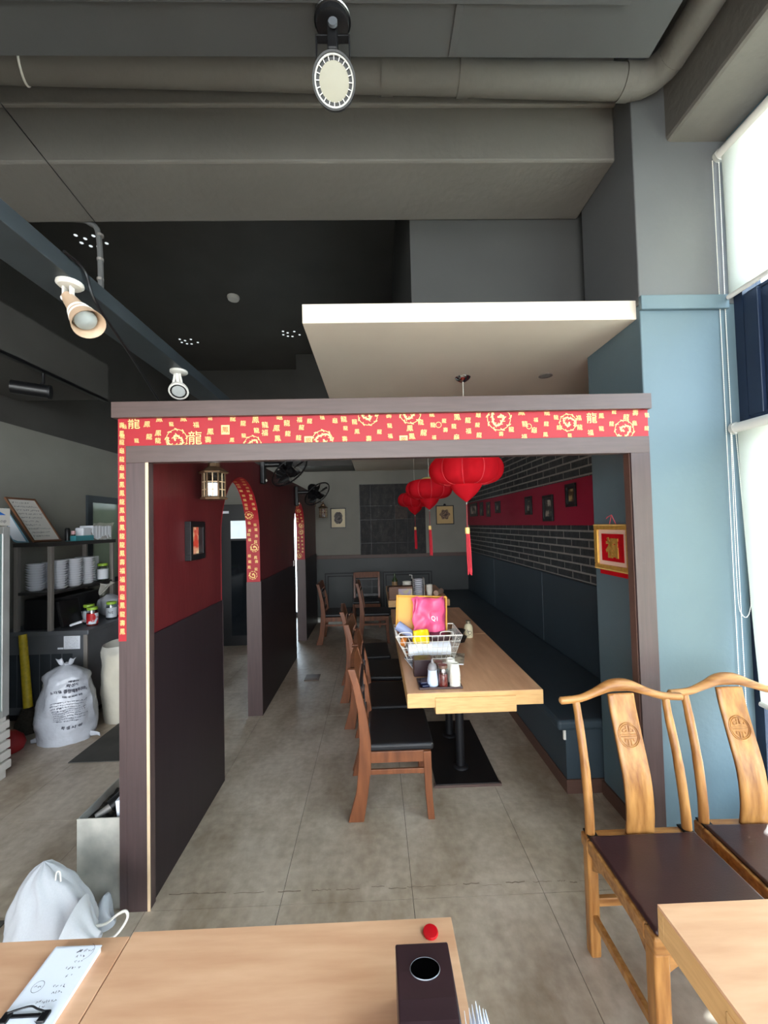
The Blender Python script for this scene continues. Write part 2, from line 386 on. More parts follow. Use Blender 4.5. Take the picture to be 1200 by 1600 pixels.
# right booth wall: mortar bed, bricks, crimson band, padded dado
BZ0, BZ1, BR0, BR1 = 1.165, 2.735, 1.655, 2.065
wr = struct('wall_right', MB().box(XB, XB+0.16, 2.53, YB, 0, ZC), M_mortar, label='charcoal brick wall with pale mortar joints')
BL, BH, JN = 0.302, 0.0728, 0.0165
_bm = [MB().box(0, 0.010, 0, BL-JN, 0, BH-JN)]
full_me = None
def brick_row(z, h, off):
    global full_me
    y = 2.52 - off
    while y < YB-0.02:
        a, b = max(y, 2.50), min(y+BL-JN, YB-0.004)
        if b-a > 0.03:
            full = (b-a > BL-JN-1e-5) and h > BH-JN-1e-5
            if full and full_me:
                o = bpy.data.objects.new('brick', full_me); COL.objects.link(o); o.parent = wr
            else:
                o = part('brick', MB().box(-0.0025, 0.004, 0, b-a, 0, h), M_brick, wr, local=True)
                if full: full_me = o.data
            o.location = (XB + random.uniform(-0.0015, 0.0015), a, z)
        y += BL
r = 0; z = BR0 - (BH-JN) + 0.014
while z > BZ0 - BH + JN + 0.01:
    zz = max(z, BZ0); top = min(z + BH - JN, BR0)
    if top-zz > 0.01: brick_row(zz, top-zz, 0.15*(r % 2) + 0.06)
    z -= BH; r += 1
z = BR1 + 0.0 - 0.045; r = 0
while z < BZ1:
    zz = max(z, BR1); top = min(z+BH-JN, BZ1)
    if top-zz > 0.01: brick_row(zz, top-zz, 0.15*(r % 2) + 0.10)
    z += BH; r += 1
part('painted_band', MB().box(XB-0.022, XB, 2.5, YB, BR0, BR1), M_redband, wr, label='crimson painted band between brick courses')
for k, (a, b) in enumerate(((2.50,4.235),(4.24,5.95),(5.955,YB-0.01))):
    part('padded_panel', MB().box(XB-0.05, XB, a, b, 0.40, BZ0), M_bench, wr, bevel=0.006)

# column, ceiling beams, bulkhead, canopy
M_greyc = mat('cool_grey_column_paint', (94,95,96), 0.6, var=0.05, vscale=2.5, bump=0.1, bscale=40, world_co=True)
XC0, XC1, YC0, YC1 = 1.385, 1.985, 2.005, 2.52
struct('wall_column', MB().box(XC0, XC1, YC0, YC1, 0, 2.80), M_teal, label='slate teal painted column beside the window', bevel=0.006)
struct('wall_column_upper', MB().box(XC0, XC1, YC0, YC1, 2.80, ZC), M_greyc, label='grey painted upper half of the column', bevel=0.006)
struct('trim_1', MB().box(XC0-0.004, 1.84, YC0-0.022, YC0+0.002, 2.765, 2.838), M_teal, label='narrow ledge across the teal column', bevel=0.004)
struct('baseboard_column', MB().box(XC0-0.012, XC0, 2.02, YC1, 0, 0.085), M_skirt, label='brown skirting at the foot of the column')
struct('ceiling_beam', MB().box(XL, XC0, 2.145, 2.58, 3.69, ZC), M_beam, label='deep grey concrete beam across the room', bevel=0.012)
struct('ceiling_beam_plaster', MB().box(XL, XC0, 2.118, 2.145, 3.985, ZC), M_beam, bevel=0.008)
struct('ceiling_beam_side', MB().box(1.565, 2.1, -3.2, YC0+0.02, 3.66, ZC), M_beam, label='grey beam above the street windows', bevel=0.02)
struct('ceiling_bulkhead', MB().box(0.275, XB, 2.582, 4.7, 2.837, ZC), M_panelp, label='grey boxed bulkhead above the white canopy')
struct('ceiling_canopy', MB().prism([(-0.345,2.03),(XC0,2.03),(XC0,YC1),(XB,YC1),(XB,YB),(-0.345,YB)], 2, 2.735, 2.835), M_white, label='white slab canopy hung over the booth', bevel=0.003)
cp = struct('ceiling_panel', MB().box(-2.4, 1.115, -2.6, 1.495, 3.5, 3.58), M_panelp, label='dark slate panel hung below the ceiling')
part('panel_batten', MB().box(-2.4, 0.93, 1.312, 1.328, 3.488, 3.5), M_panelp, cp, bevel=0.002)
part('panel_batten', MB().box(0.325, 0.352, 1.328, 1.49, 3.493, 3.5), M_panelp, cp, bevel=0.002)
for hx in (-1.5, 0.6):
    for hy in (-1.0, 1.2): part('hanger_rod', MB().tube([(hx,hy,3.58),(hx,hy,ZC)], 0.006), M_iron, cp)
# street windows on the right, glazed front behind the viewer
wx = struct('wall_window', MB().box(1.87, 2.1, -3.2, 1.99, 0, 0.28).box(1.87, 2.1, -3.2, 1.99, 3.60, 3.70).box(1.87, 2.1, -3.2, -2.7, 0.28, 3.6), M_teal, label='teal wall below the street windows')
wn = struct('window_1', MB().box(1.88, 1.98, 1.955, 2.004, 0.28, 3.60), M_blued, label='navy metal framed street window')
part('frame_rail', MB().box(1.90, 1.98, 0.23, 1.955, 2.80, 2.83), M_blued, wn, bevel=0.004)
for a, b, c, d in ((1.88,1.95,1.88,1.955),(1.90,1.96,1.82,1.88),(1.93,1.98,1.76,1.82)):
    part('frame_profile', MB().box(a, b, c, d, 2.20, 2.815), M_blued, wn, bevel=0.004)
part('frame_rail', MB().box(1.885, 2.0, -2.7, 1.955, 2.12, 2.205), M_blued, wn, bevel=0.004)
part('frame_rail', MB().box(1.885, 2.0, -2.7, 1.955, 0.28, 0.36), M_blued, wn, bevel=0.004)
for y in (0.2, -1.3, -2.66): part('frame_mullion', MB().box(1.89, 2.0, y-0.03, y+0.03, 0.36, 3.6), M_blued, wn, bevel=0.004)
for a, b in ((0.23,1.955),(-1.27,0.17),(-2.63,-1.33)):
    part('pane', MB().box(1.95, 1.956, a, b, 2.205, 3.60), M_glass, wn); part('pane', MB().box(1.95, 1.956, a, b, 0.36, 2.12), M_glass, wn)
struct('wall_front', MB().box(XL-0.2, -3.3, -3.2, -3.05, 0, ZC).box(1.75, 2.1, -3.2, -3.05, 0, ZC).box(-3.3, 1.75, -3.2, -3.05, 0, 0.15).box(-3.3, 1.75, -3.2, -3.05, 3.35, ZC), M_teal)
w3 = struct('window_3', MB().box(-3.3, 1.75, -3.15, -3.08, 2.25, 2.33), M_blued)
for x in (-3.27, -1.6, 0.1, 1.72): part('frame_mullion', MB().box(x-0.03, x+0.03, -3.15, -3.08, 0.15, 3.35), M_blued, w3)
# ground outside
struct('ground_outside', MB().box(-30, 30, -30, 40, -0.5, -0.13), mat('pavement', (170,168,162), 0.9, world_co=True))

# arched partition
PX0, PX1, PT = -1.18, -1.06, 2.285
A1 = (2.80, 3.735, 2.11); A2 = (5.33, 6.10, 2.06)
def arch_pts(a, n=22):
    y0, y1, top = a; rr = (y1-y0)/2; c = (y0+y1)/2; sp = top-rr
    return [(c-rr*math.cos(PI*k/n), sp+rr*math.sin(PI*k/n)) for k in range(n+1)]
outl = [(1.93,0),(A1[0],0)] + arch_pts(A1) + [(A1[1],0),(A2[0],0)] + arch_pts(A2) + [(A2[1],0),(7.25,0),(7.25,PT),(1.93,PT)]
wp = struct('wall_partition', MB().prism(outl, 0, PX0, PX1), M_maroon, label='maroon partition wall with two arched openings')
for a, b in ((1.94,A1[0]),(A1[1],A2[0]),(A2[1],7.25)):
    part('dado_panel', MB().box(PX1, PX1+0.008, a+0.001, b-0.001, 0, 1.212), M_dado, wp)
for y, s in ((A1[0],1),(A1[1],-1),(A2[0],1),(A2[1],-1),(7.25,1)):
    part('jamb_board', MB().box(PX0-0.003, PX1+0.009, y, y+s*0.006, 0, 1.205), M_portalv, wp)
GL = ['龍','鳳','龍','福','龍','鳳','壽','龍','龜','龍']
def medallion(mb, u, v, r, fr, rnd):          # coiled dragon roundel
    f0 = fr; lay = [0]
    def fl_(a, b):
        p = f0(a, b); return (p[0], p[1]-lay[0]*3e-5, p[2])
    ring2d(mb, u, v, r, r*0.05, fl_); a0 = rnd.random()*6.28; n = 40; P = []
    for k in range(n+1):
        t = k/n; a = a0+t*7.2; rr = r*(0.80-0.62*t+0.10*math.sin(t*19))
        P.append((u+rr*math.cos(a), v+rr*math.sin(a)))
    lay[0] += 1; mb.ribbon(P, r*0.15, fl_)
    for k in range(2, n-4, 2):
        (x0, y0), (x1, y1) = P[k], P[k+1]; dx, dy = x1-x0, y1-y0; l = math.hypot(dx, dy) or 1; sgn = 1 if (k//2) % 2 else -1
        lay[0] += 1; q = r*rnd.uniform(0.14, 0.22)
        mb.ribbon([(x0, y0), (x0-sgn*dy/l*q*0.7+dx/l*q*0.2, y0+sgn*dx/l*q*0.7+dy/l*q*0.2), (x0-sgn*dy/l*q+dx/l*q*0.7, y0+sgn*dx/l*q+dy/l*q*0.7)], r*0.055, fl_)
    for k in range(9):                          # flames round the rim
        a = a0+k*0.7; lay[0] += 1
        mb.ribbon([(u+r*0.86*math.cos(a), v+r*0.86*math.sin(a)), (u+r*1.05*math.cos(a+0.12), v+r*1.05*math.sin(a+0.12)), (u+r*1.12*math.cos(a+0.3), v+r*1.12*math.sin(a+0.3))], r*0.07, fl_)
for ai, a in enumerate((A1, A2)):
    y0, y1, top = a
    path = [(y0,1.205)] + arch_pts(a) + [(y1,1.205)]
    cy, cz = (y0+y1)/2, 1.6
    ins = [(y+(cy-y)/max(math.hypot(cy-y,cz-z),.01)*0.003, z+(cz-z)/max(math.hypot(cy-y,cz-z),.01)*0.003) for y, z in path]
    pp = part('red_paper_lining', MB().strip([[(PX0,y,z),(PX1+0.002,y,z)] for y, z in ins]), M_redpap, wp, solid=0.0016, label='red paper lining printed with gold characters')
    # gold print along the far side of the arch
    d = [0.0]; rev = ins[::-1]
    for p, q in zip(rev, rev[1:]): d.append(d[-1]+math.hypot(q[0]-p[0], q[1]-p[1]))
    def along(u, v, d=d, rev=rev):
        v = max(0, min(v, d[-1]-1e-4)); i = max(k for k in range(len(d)) if d[k] <= v); i = min(i, len(d)-2)
        t = (v-d[i])/(d[i+1]-d[i]); y = rev[i][0]+(rev[i+1][0]-rev[i][0])*t; z = rev[i][1]+(rev[i+1][1]-rev[i][1])*t
        ny, nz = cy-y, cz-z; l = math.hypot(ny,nz) or 1
        if v < d[1]: ny, nz, l = -1, 0, 1
        return (PX0+u, y+ny/l*0.0022, z+nz/l*0.0022)
    mb = MB(); rnd = random.Random(3+ai); v = 0.03
    while v < 1.1:
        if (rnd.random() < 0.22 and v > 0.05) or v == 0.03:
            medallion(mb, 0.055+rnd.uniform(-.02,.02), v+0.03, 0.036, along, rnd); v += 0.095
        else:
            for u in (0.028, 0.088): put_text(mb, rnd.choice(GL), u+rnd.uniform(-.006,.006), v+rnd.uniform(-.01,.01), 0.028, along)
            v += 0.052
    part('gold_print', mb, M_gold, pp, kind='stuff', fix=False)

# taupe portal frame at the booth mouth
PY = 1.88
po = thing('portal_frame', 'taupe wooden portal frame around the booth entrance', 'door frame', (0.06, PY, 0))
part('top_beam', MB().box(-1.195, 1.322, PY-0.022, 1.985, 2.220, 2.293), M_portal, po, bevel=0.002)
part('lintel', MB().box(-1.142, 1.318, PY, 1.93, 2.014, 2.093), M_portal, po, bevel=0.0015)
part('lintel_core', MB().box(-1.178, 1.318, PY+0.006, 1.93, 2.093, 2.220), M_portal, po)
part('post', MB().box(-1.142, -1.0535, PY, 1.93, 0, 2.014).box(-1.0535, -1.043, PY+0.004, 1.93, 0, 2.014), M_portalv, po, bevel=0.0015)
part('post', MB().box(-1.178, -1.142, PY+0.004, 1.93, 0, 2.093), M_portalv, po, bevel=0.001)
part('post', MB().box(1.226, 1.318, PY, 1.935, 0, 2.014), M_portalv, po, bevel=0.0015)
part('edge_strip', MB().box(-1.0535, -1.041, PY, PY+0.004, 0, 2.014), M_cream, po, label='pale raw wood edge strip')
part('door_stop', MB().box(1.2225, 1.226, PY+0.012, 1.935, 0, 2.014), M_skirt, po)
bn = part('red_paper_band', MB().box(-1.178, 1.316, PY+0.002, PY+0.006, 2.093, 2.220), M_redpap, po, label='red paper band printed with gold dragons and characters')
bs = part('red_paper_strip', MB().box(-1.178, -1.142, PY+0.001, PY+0.004, 1.198, 2.093), M_redpap, po, label='red paper strip with a column of gold characters')
fr = lambda u, v: (u, PY+0.0014, v)
mb = MB(); rnd = random.Random(11)
def clipz(fr, z0=2.0945, z1=2.2185): return lambda u, v: fr(u, max(z0, min(z1, v)))
f2 = clipz(fr)
meds = [(-0.91,2.118,0.048),(-0.56,2.090,0.038),(-0.235,2.100,0.048),(-0.02,2.215,0.045),(0.18,2.225,0.05),(0.60,2.19,0.055),(0.93,2.165,0.04),(1.20,2.125,0.045)]
boxes = [(-0.685,2.160),(-0.30,2.100),(0.145,2.095)]
for u, v, rr in meds: medallion(mb, u, v, rr, f2, rnd)
bigs = [(-1.105,2.200,0.055),(-0.825,2.125,0.062),(1.045,2.185,0.050)]
for u, v, h in bigs: put_text(mb, '龍', u, v, h, f2)
def free(u, v, g):
    return all(math.hypot(u-a, v-b) > c+g for a, b, c in meds) and all(abs(u-a) > 0.024+g or abs(v-b) > 0.024+g for a, b in boxes) and all(math.hypot(u-a, v-b) > c*0.5+g+0.004 for a, b, c in bigs)
u = -1.15; col = 0
while u < 1.31:
    for k in range(4):
        v = 2.093 + (0.016 if col % 2 else 0.044) + k*0.050 + rnd.uniform(-.009,.009)
        if v < 2.222 and free(u, v, 0.015): put_text(mb, rnd.choice(GL), u+rnd.uniform(-.009,.009), v, rnd.uniform(0.020,0.030), f2, slant=rnd.uniform(-.15,.15))
    u += rnd.uniform(0.048, 0.058); col += 1
for a, b in boxes: mb.add([f2(a-.019,b-.022),f2(a+.019,b-.022),f2(a+.019,b+.022),f2(a-.019,b+.022)], [(0,1,2,3)])
ring2d(mb, 0.312, 2.165, 0.013, 0.002, f2); ring2d(mb, 0.742, 2.150, 0.012, 0.002, f2)
part('gold_print', mb, M_gold, bn, kind='stuff', fix=False)
mb = MB()
for a, b in boxes: put_text(mb, '鳳', a, b, 0.028, lambda u, v: (u, PY-0.0002, max(2.0945,min(2.2185,v))))
part('seal_character', mb, M_redpap, bn, kind='stuff', fix=False)
mb = MB(); v = 2.190
while v > 1.21:
    put_text(mb, rnd.choice(GL), -1.160, v, 0.026, lambda u, w: (u, PY+0.0004, w), w=0.023); v -= 0.0395
part('gold_print', mb, M_gold, bs, kind='stuff', fix=False)

# ================================================================== CEILING THINGS
def bez(pts, n=12):                                            # smooth path through points (Catmull-Rom)
    P = [Vector(p) for p in pts]; P = [P[0]*2-P[1]] + P + [P[-1]*2-P[-2]]; out = []
    for i in range(1, len(P)-2):
        for k in range(n):
            t = k/n; a, b, c, d = P[i-1], P[i], P[i+1], P[i+2]
            out.append(0.5*((2*b)+(c-a)*t+(2*a-5*b+4*c-d)*t*t+(3*b-a-3*c+d)*t**3))
    out.append(P[-2]); return out
pipe = thing('drain_pipe', 'thick grey painted drain pipe running under the ceiling beam', 'pipe', (0, 1.95, 3.95))
el = [(1.36,1.95,3.918)] + [(1.36+0.12*math.sin(a), 1.95-0.12*(1-math.cos(a)), 3.918) for a in (0.4,0.8,1.2,PI/2)]
part('long_run', MB().tube([(-2.59,1.95,4.023),(1.37,1.95,3.918)], 0.071, 20), M_beam, pipe, smooth=True)
part('elbow', MB().tube(el, 0.073, 20), M_beam, pipe, smooth=True)
part('side_run', MB().tube([(1.48,1.84,3.918),(1.48,-2.9,3.96)], 0.071, 20), M_beam, pipe, smooth=True)
for x in (0.115, 0.50, 1.33):
    z = 3.918+(1.37-x)*0.0265
    part('coupling', MB().tube([(x-0.03,1.95,z+.0008),(x+0.03,1.95,z-.0008)], 0.076, 20), M_beam, pipe, smooth=True)
part('strap', MB().tube([(-1.70+0.05*math.cos(a)*0.6+0.03, 1.95-0.0725*math.cos(a), 4.0-0.0725*math.sin(a)) for a in [PI*k/10 for k in range(11)]], 0.006, 6), M_wplas, pipe)
tag(part('hanging_rail', MB().box(-1.205, -1.052, -2.8, 5.2, 2.60, 2.665), mat('blue_grey_rail_paint', (46,52,56), 0.5, world_co=True), bevel=0.003), 'long slate box rail carrying the white spotlights', 'lighting rail')
def wire(name, pts, r, m, label, cat='wire', n=6):
    return tag(part(name, MB().tube(pts, r, n), m, smooth=True), label, cat)
wire('thin_wire', [(-1.74,2.56,3.675),(-1.475,1.6,3.445),(-1.2,0.6,3.19)], 0.0025, M_blk, 'thin black wire stretched diagonally below the ceiling beam')
cd = thing('conduit', 'grey jointed conduit dropping from the ceiling beam', 'conduit', (-1.74, 2.57, 3.69))
part('drop', MB().tube(bez([(-2.6,2.585,3.715),(-1.95,2.585,3.72),(-1.80,2.60,3.70),(-1.745,2.60,3.60),(-1.73,2.60,3.15)], 8), 0.017, 8), mat('grey_conduit', (96,96,96), 0.5), cd, smooth=True)
for z in (3.62, 3.46, 3.33, 3.18): part('joint_ring', MB().tube([(-1.737,2.60,z-0.008),(-1.737,2.60,z+0.008)], 0.020, 8), M_steel, cd, smooth=True)
wire('power_cable', bez([(-1.045,1.38,2.665),(-1.04,1.47,2.655),(-1.03,1.52,2.56),(-1.05,1.78,2.46),(-1.08,2.05,2.36),(-1.10,2.25,2.30)], 8), 0.0055, M_blk, 'black cable looping down from the spotlight rail')
# white cone spotlight and small white spotlight under the rail
def frame_from(z):
    z = Vector(z).normalized(); x = z.orthogonal().normalized(); return x, z.cross(x), z
s1 = thing('spotlight', 'large white cone spotlight under the slate rail', 'spotlight', (-1.08, 1.455, 2.60))
part('mount', MB().lathe([(0.0,0.0),(0.042,0.0),(0.043,-0.008),(0.036,-0.015),(0.0,-0.016)], (-1.08,1.455,2.60)), M_wmetal, s1, smooth=True)
part('yoke', MB().box(-1.102,-1.096,1.445,1.465,2.535,2.588).box(-1.076,-1.070,1.445,1.465,2.535,2.588), M_wmetal, s1, bevel=0.001)
part('knob', MB().tube([(-1.108,1.455,2.545),(-1.062,1.455,2.545)], 0.009, 10), M_wmetal, s1, smooth=True)
ax = Vector((0.62,-0.24,-0.74)).normalized(); c0 = Vector((-1.096,1.465,2.556))
sh = part('shade', MB().lathe([(0.0,-0.004),(0.020,0.0),(0.025,0.032),(0.028,0.06),(0.040,0.11),(0.054,0.162),(0.0545,0.168),(0.051,0.166),(0.037,0.11),(0.022,0.06),(0.0,0.055)], c0, 28, ax), mat('cream_enamel', (186,158,132), 0.4, var=0.03), s1, smooth=True, ang=50)
for h, rr in ((0.092,0.0358),(0.101,0.038),(0.117,0.042),(0.125,0.0441)):
    part('shade_band', MB().lathe([(rr,h-0.0015),(rr+0.0014,h),(rr,h+0.0015)], c0, 28, ax, cap=False), M_wmetal, sh, smooth=True)
part('bulb', MB().lathe([(0.014,0.06),(0.028,0.095),(0.038,0.125),(0.036,0.145),(0.019,0.156),(0,0.158)], c0, 20, ax), mat('frosted_bulb', (150,156,154), 0.25), s1, smooth=True)
s2 = thing('spotlight', 'small white lamp on a forked bracket under the slate rail', 'spotlight', (-1.09, 2.285, 2.60))
part('mount', MB().lathe([(0.0,0.0),(0.046,0.0),(0.047,-0.010),(0.040,-0.016),(0.0,-0.017)], (-1.09,2.285,2.60)), M_wmetal, s2, smooth=True)
part('bracket', MB().tube([(-1.11,2.285,2.585),(-1.118,2.28,2.53),(-1.10,2.265,2.49)], 0.007).tube([(-1.085,2.285,2.585),(-1.072,2.28,2.53),(-1.066,2.265,2.47)], 0.006).tube([(-1.10,2.285,2.585),(-1.095,2.29,2.535)], 0.012), M_wmetal, s2, smooth=True)
a2 = Vector((0.25,-0.62,-0.75)).normalized(); c2 = Vector((-1.085,2.275,2.500))
part('lamp_body', MB().lathe([(0.0,-0.01),(0.022,-0.008),(0.034,0.012),(0.050,0.022),(0.052,0.040),(0.043,0.042),(0.042,0.034),(0,0.034)], c2, 26, a2), M_wmetal, s2, smooth=True, ang=50)
part('lens', MB().lathe([(0.0,0.0365),(0.034,0.0365),(0.034,0.039),(0.0,0.041)], c2, 26, a2), mat('grey_lens', (176,178,176), 0.25), s2, smooth=True)
part('lens_ring', MB().lathe([(0.036,0.036),(0.041,0.036),(0.041,0.041),(0.036,0.041)], c2, 26, a2, cap=False), M_blk, s2, smooth=True)
# black track head by the soffit
s3 = thing('track_lamp', 'black cylinder track lamp under the black soffit', 'spotlight', (-2.62, 3.22, 3.0))
part('track', MB().box(-2.64,-2.60,1.2,4.0,2.975,3.0), M_blk, s3)
part('stem', MB().tube([(-2.62,3.25,2.98),(-2.62,3.25,2.90),(-2.64,3.23,2.86)], 0.012), M_blk, s3, smooth=True)
part('lamp_body', MB().tube([(-2.80,3.17,2.845),(-2.585,3.27,2.83)], 0.052, 22), M_blk, s3, smooth=True)
part('lens_ring', MB().tube([(-2.592,3.267,2.830),(-2.578,3.274,2.829)], 0.056, 22), M_iron, s3, smooth=True)
# black spotlight under the slate panel
s4 = thing('spotlight', 'black ring spotlight with pale lens under the slate panel', 'spotlight', (-0.108, 1.375, 3.5))
cm = Vector((-0.108,1.375,3.5))
part('mount', MB().lathe([(0,0),(0.064,0),(0.065,-0.012),(0.058,-0.016),(0.056,-0.034),(0.050,-0.036),(0,-0.036)], cm, 30), M_blk, s4, smooth=True)
part('mount_rim', MB().lathe([(0.0645,-0.010),(0.0665,-0.013),(0.0645,-0.016)], cm, 30, cap=False), M_chrome, s4, smooth=True)
part('stem', MB().box(-0.126,-0.090,1.352,1.392,3.36,3.468), M_blk, s4, bevel=0.006)
part('yoke', MB().box(-0.168,-0.164,1.36,1.385,3.27,3.42).box(-0.052,-0.048,1.36,1.385,3.27,3.42).box(-0.168,-0.048,1.36,1.385,3.415,3.42), M_iron, s4, bevel=0.001)
part('cable_cap', MB().tube([(-0.104,1.345,3.437),(-0.104,1.335,3.437)], 0.016, 12), M_steeld, s4, smooth=True)
a4 = Vector((0.02,-0.80,-0.60)).normalized(); c4 = Vector((-0.107,1.43,3.30))
hd = part('lamp_head', MB().lathe([(0,0),(0.045,0.0),(0.060,0.02),(0.074,0.06),(0.075,0.098),(0.069,0.098),(0.069,0.085),(0,0.085)], c4, 34, a4), M_blk, s4, smooth=True, ang=45)
part('lens', MB().lathe([(0,0.089),(0.045,0.088),(0.052,0.0865),(0.052,0.0855)], c4, 34, a4), mat('ivory_diffuser', (150,146,130), 0.5, var=0.03), s4, smooth=True)
part('lens_rim', MB().lathe([(0.063,0.086),(0.068,0.086),(0.068,0.094),(0.063,0.094)], c4, 40, a4, cap=False), mat('rim_white', (190,188,182), 0.5), s4, smooth=True)
xx, yy, zz = frame_from(a4)
for k in range(20):
    q = 2*PI*k/20; dr = xx*math.cos(q)+yy*math.sin(q); tg = zz.cross(dr)
    part('lens_spoke', MB().obox(c4+zz*0.089+dr*0.0575, (dr,tg,zz), (0.0065,0.0012,0.002)), M_wplas, hd)
part('painted_gap_glow', MB().obox(c4-zz*0.002+Vector((0,-0.02,0.045)), ((1,0,0),(0,1,0),(0,0,1)), (0.018,0.003,0.006)), M_wplas, hd)  # plain white block without emission, imitates a glow in the lamp gap
# smoke detector, pin-light clusters, downlight
tag(part('smoke_detector', MB().lathe([(0,0),(0.075,0),(0.078,-0.02),(0.066,-0.045),(0.03,-0.052),(0,-0.052)], (-1.76,5.17,ZC), 24), M_wplas, smooth=True), 'round white smoke detector on the black ceiling', 'smoke detector')
for (x, y), lb in (((-2.863,4.124),'cluster of white pin lights nearest the slate rail'),((-2.913,6.405),'cluster of white pin lights above the small white spotlight'),((-1.245,6.19),'cluster of white pin lights beside the white canopy')):
    t = thing('pin_light_cluster', lb, 'ceiling light', (x,y,ZC), group='pin lights in the ceiling')
    for dx, dy in ((-.09,-.07),(-.03,-.02),(-.11,.04),(-.05,.09),(.02,.10),(.08,-.06),(.14,.05)):
        part('pin_light', MB().lathe([(0,-0.004),(0.016,-0.004),(0.018,0)], (x+dx,y+dy,ZC), 10), M_grebl, t, smooth=True)
dl = thing('downlight', 'small round downlight recessed in the white canopy', 'ceiling light', (1.24,2.81,2.735))
part('ring', MB().lathe([(0.030,0.0),(0.046,0.0),(0.048,-0.006),(0.032,-0.004)], (1.24,2.81,2.735), 24, cap=False), M_steel, dl, smooth=True)
part('lens', MB().lathe([(0,-0.001),(0.031,-0.001),(0.031,-0.0035),(0,-0.004)], (1.24,2.81,2.735), 24), mat('dim_lens', (150,148,144), 0.3), dl, smooth=True)

# ================================================================== BLINDS
def blind(label, z0, z1, y0, y1, bow):
    t = thing('roller_blind', label, 'blind', (1.83, (y0+y1)/2, z0))
    part('roller', MB().tube([(1.835,y0,z1),(1.835,y1,z1)], 0.026, 16), M_wplas, t, smooth=True)
    part('end_cap', MB().tube([(1.835,y1,z1),(1.835,y1+0.018,z1)], 0.031, 16), M_film2, t, smooth=True)
    rows = []
    for k in range(13):
        v = k/12; rows.append([(1.826+0.004*math.sin(v*3+u*5), y1-0.012-bow*v*v*(1-u)-(y1-y0-0.02)*u, z1-0.01-(z1-z0)*v) for u in [q/8 for q in range(9)]])
    part('fabric', MB().strip(rows), M_blind, t, smooth=True, solid=0.001)
    part('bottom_bar', MB().tube([(1.826,y0,z0),(1.826,y1-0.01-bow,z0)], 0.012, 10), M_wplas, t, smooth=True)
    return t
blind('ivory roller blind half lowered over the upper street window', 2.815, 3.575, 0.25, 1.985, 0.0)
blind('ivory roller blind covering the lower street window', 0.80, 2.145, 0.25, 1.975, 0.05)
def bead_chain(label, paths, origin):
    t = thing('bead_chain', label, 'blind chain', origin)
    for p in paths:
        part('cord', MB().tube(p, 0.0012, 5), M_cup, t)
        mb = MB(); pts = [Vector(q) for q in p]; acc = 0
        for a, b in zip(pts, pts[1:]):
            L = (b-a).length; k = acc
            while k < L:
                c = a+(b-a)*(k/L); r = 0.0034
                mb.add([c+Vector(d)*r for d in ((1,0,0),(-1,0,0),(0,1,0),(0,-1,0),(0,0,1),(0,0,-1))], [(0,2,4),(2,1,4),(1,3,4),(3,0,4),(2,0,5),(1,2,5),(3,1,5),(0,3,5)])
                k += 0.0105
            acc = k-L
        part('beads', mb, M_cup, t, kind='stuff')
bead_chain('long bead chain of the upper roller blind beside the teal column', [[(1.80,1.998,3.55),(1.80,1.998,0.6)], [(1.834,1.998,3.55),(1.828,1.998,2.72),(1.828,1.996,0.62)]], (1.80,1.998,0.6))
bead_chain('looped bead chain of the lower roller blind', [bez([(1.812,1.985,2.13),(1.805,1.985,1.6),(1.806,1.985,1.28),(1.815,1.98,1.215),(1.83,1.97,1.20),(1.845,1.965,1.24),(1.845,1.96,1.32),(1.84,1.97,1.7),(1.838,1.985,2.12)], 6)], (1.82,1.98,1.2))

# ================================================================== THE BOOTH
# bench along the brick wall
be = thing('bench', 'slate vinyl bench along the brick wall', 'bench', (1.47, 5.0, 0))
part('seat', MB().box(1.115, XB-0.052, 2.53, YB-0.02, 0.385, 0.45), M_bench, be, bevel=0.02, seg=3)
part('bench_front', MB().box(1.165, XB-0.055, 2.545, YB-0.02, 0.085, 0.385), M_bench, be)
part('skirting', MB().box(1.158, XB-0.055, 2.535, YB-0.02, 0, 0.085), M_skirt, be)
part('corner_bracket', MB().box(1.150,1.1645,2.535,2.550,0.33,0.388), M_wplas, be, bevel=0.002)

# dining tables
def table(name, label, loc, L, group, drawer=True, W=0.785, post=True, top_m=None):
    t = thing(name, label, 'table', loc, group=group); x0, x1 = -W/2, W/2
    part('table_top', MB().box(x0+0.002, x1-0.002, 0.002, L-0.002, 0.700, 0.730), top_m or M_maple2, t, local=True, bevel=0.0015)
    part('edge_band', MB().box(x0, x1, 0, 0.02, 0.648, 0.7285).box(x0, x1, L-0.02, L, 0.648, 0.7285).box(x0, x0+0.02, 0.02, L-0.02, 0.648, 0.7285).box(x1-0.02, x1, 0.02, L-0.02, 0.648, 0.7285), M_maple_e, t, local=True, bevel=0.001)
    if drawer:
        part('drawer', MB().box(-0.233, 0.233, -0.008, 0.36, 0.614, 0.703), M_maple_e, t, local=True, bevel=0.0015)
    if post:
        pl = part('base_plate', MB().box(-0.20, 0.215, 0.31, L-0.05, 0.004, 0.018), M_worn, t, local=True, bevel=0.002)
        part('plate_edge', MB().box(-0.21, 0.225, 0.30, 0.335, 0.0, 0.016), M_rail, t, local=True, bevel=0.002)
        for y in (0.50, L-0.28):
            part('pedestal', MB().tube([(0.0,y,0.018),(0.0,y,0.648)], 0.030, 16).lathe([(0.055,0.018),(0.05,0.026),(0.032,0.034)], (0,y,0), 16), M_iron, t, local=True, smooth=True)
    return t
tA = table('dining_table', 'maple dining table nearest in the booth with a drawer', (0.556, 2.335, 0), 1.197, 'booth tables')
table('dining_table', 'maple dining table pushed behind the nearest booth table', (0.556, 3.537, 0), 1.12, 'booth tables', drawer=False)
table('dining_table', 'maple dining table at the far end of the booth', (0.545, 5.17, 0), 1.25, 'booth tables', drawer=False)

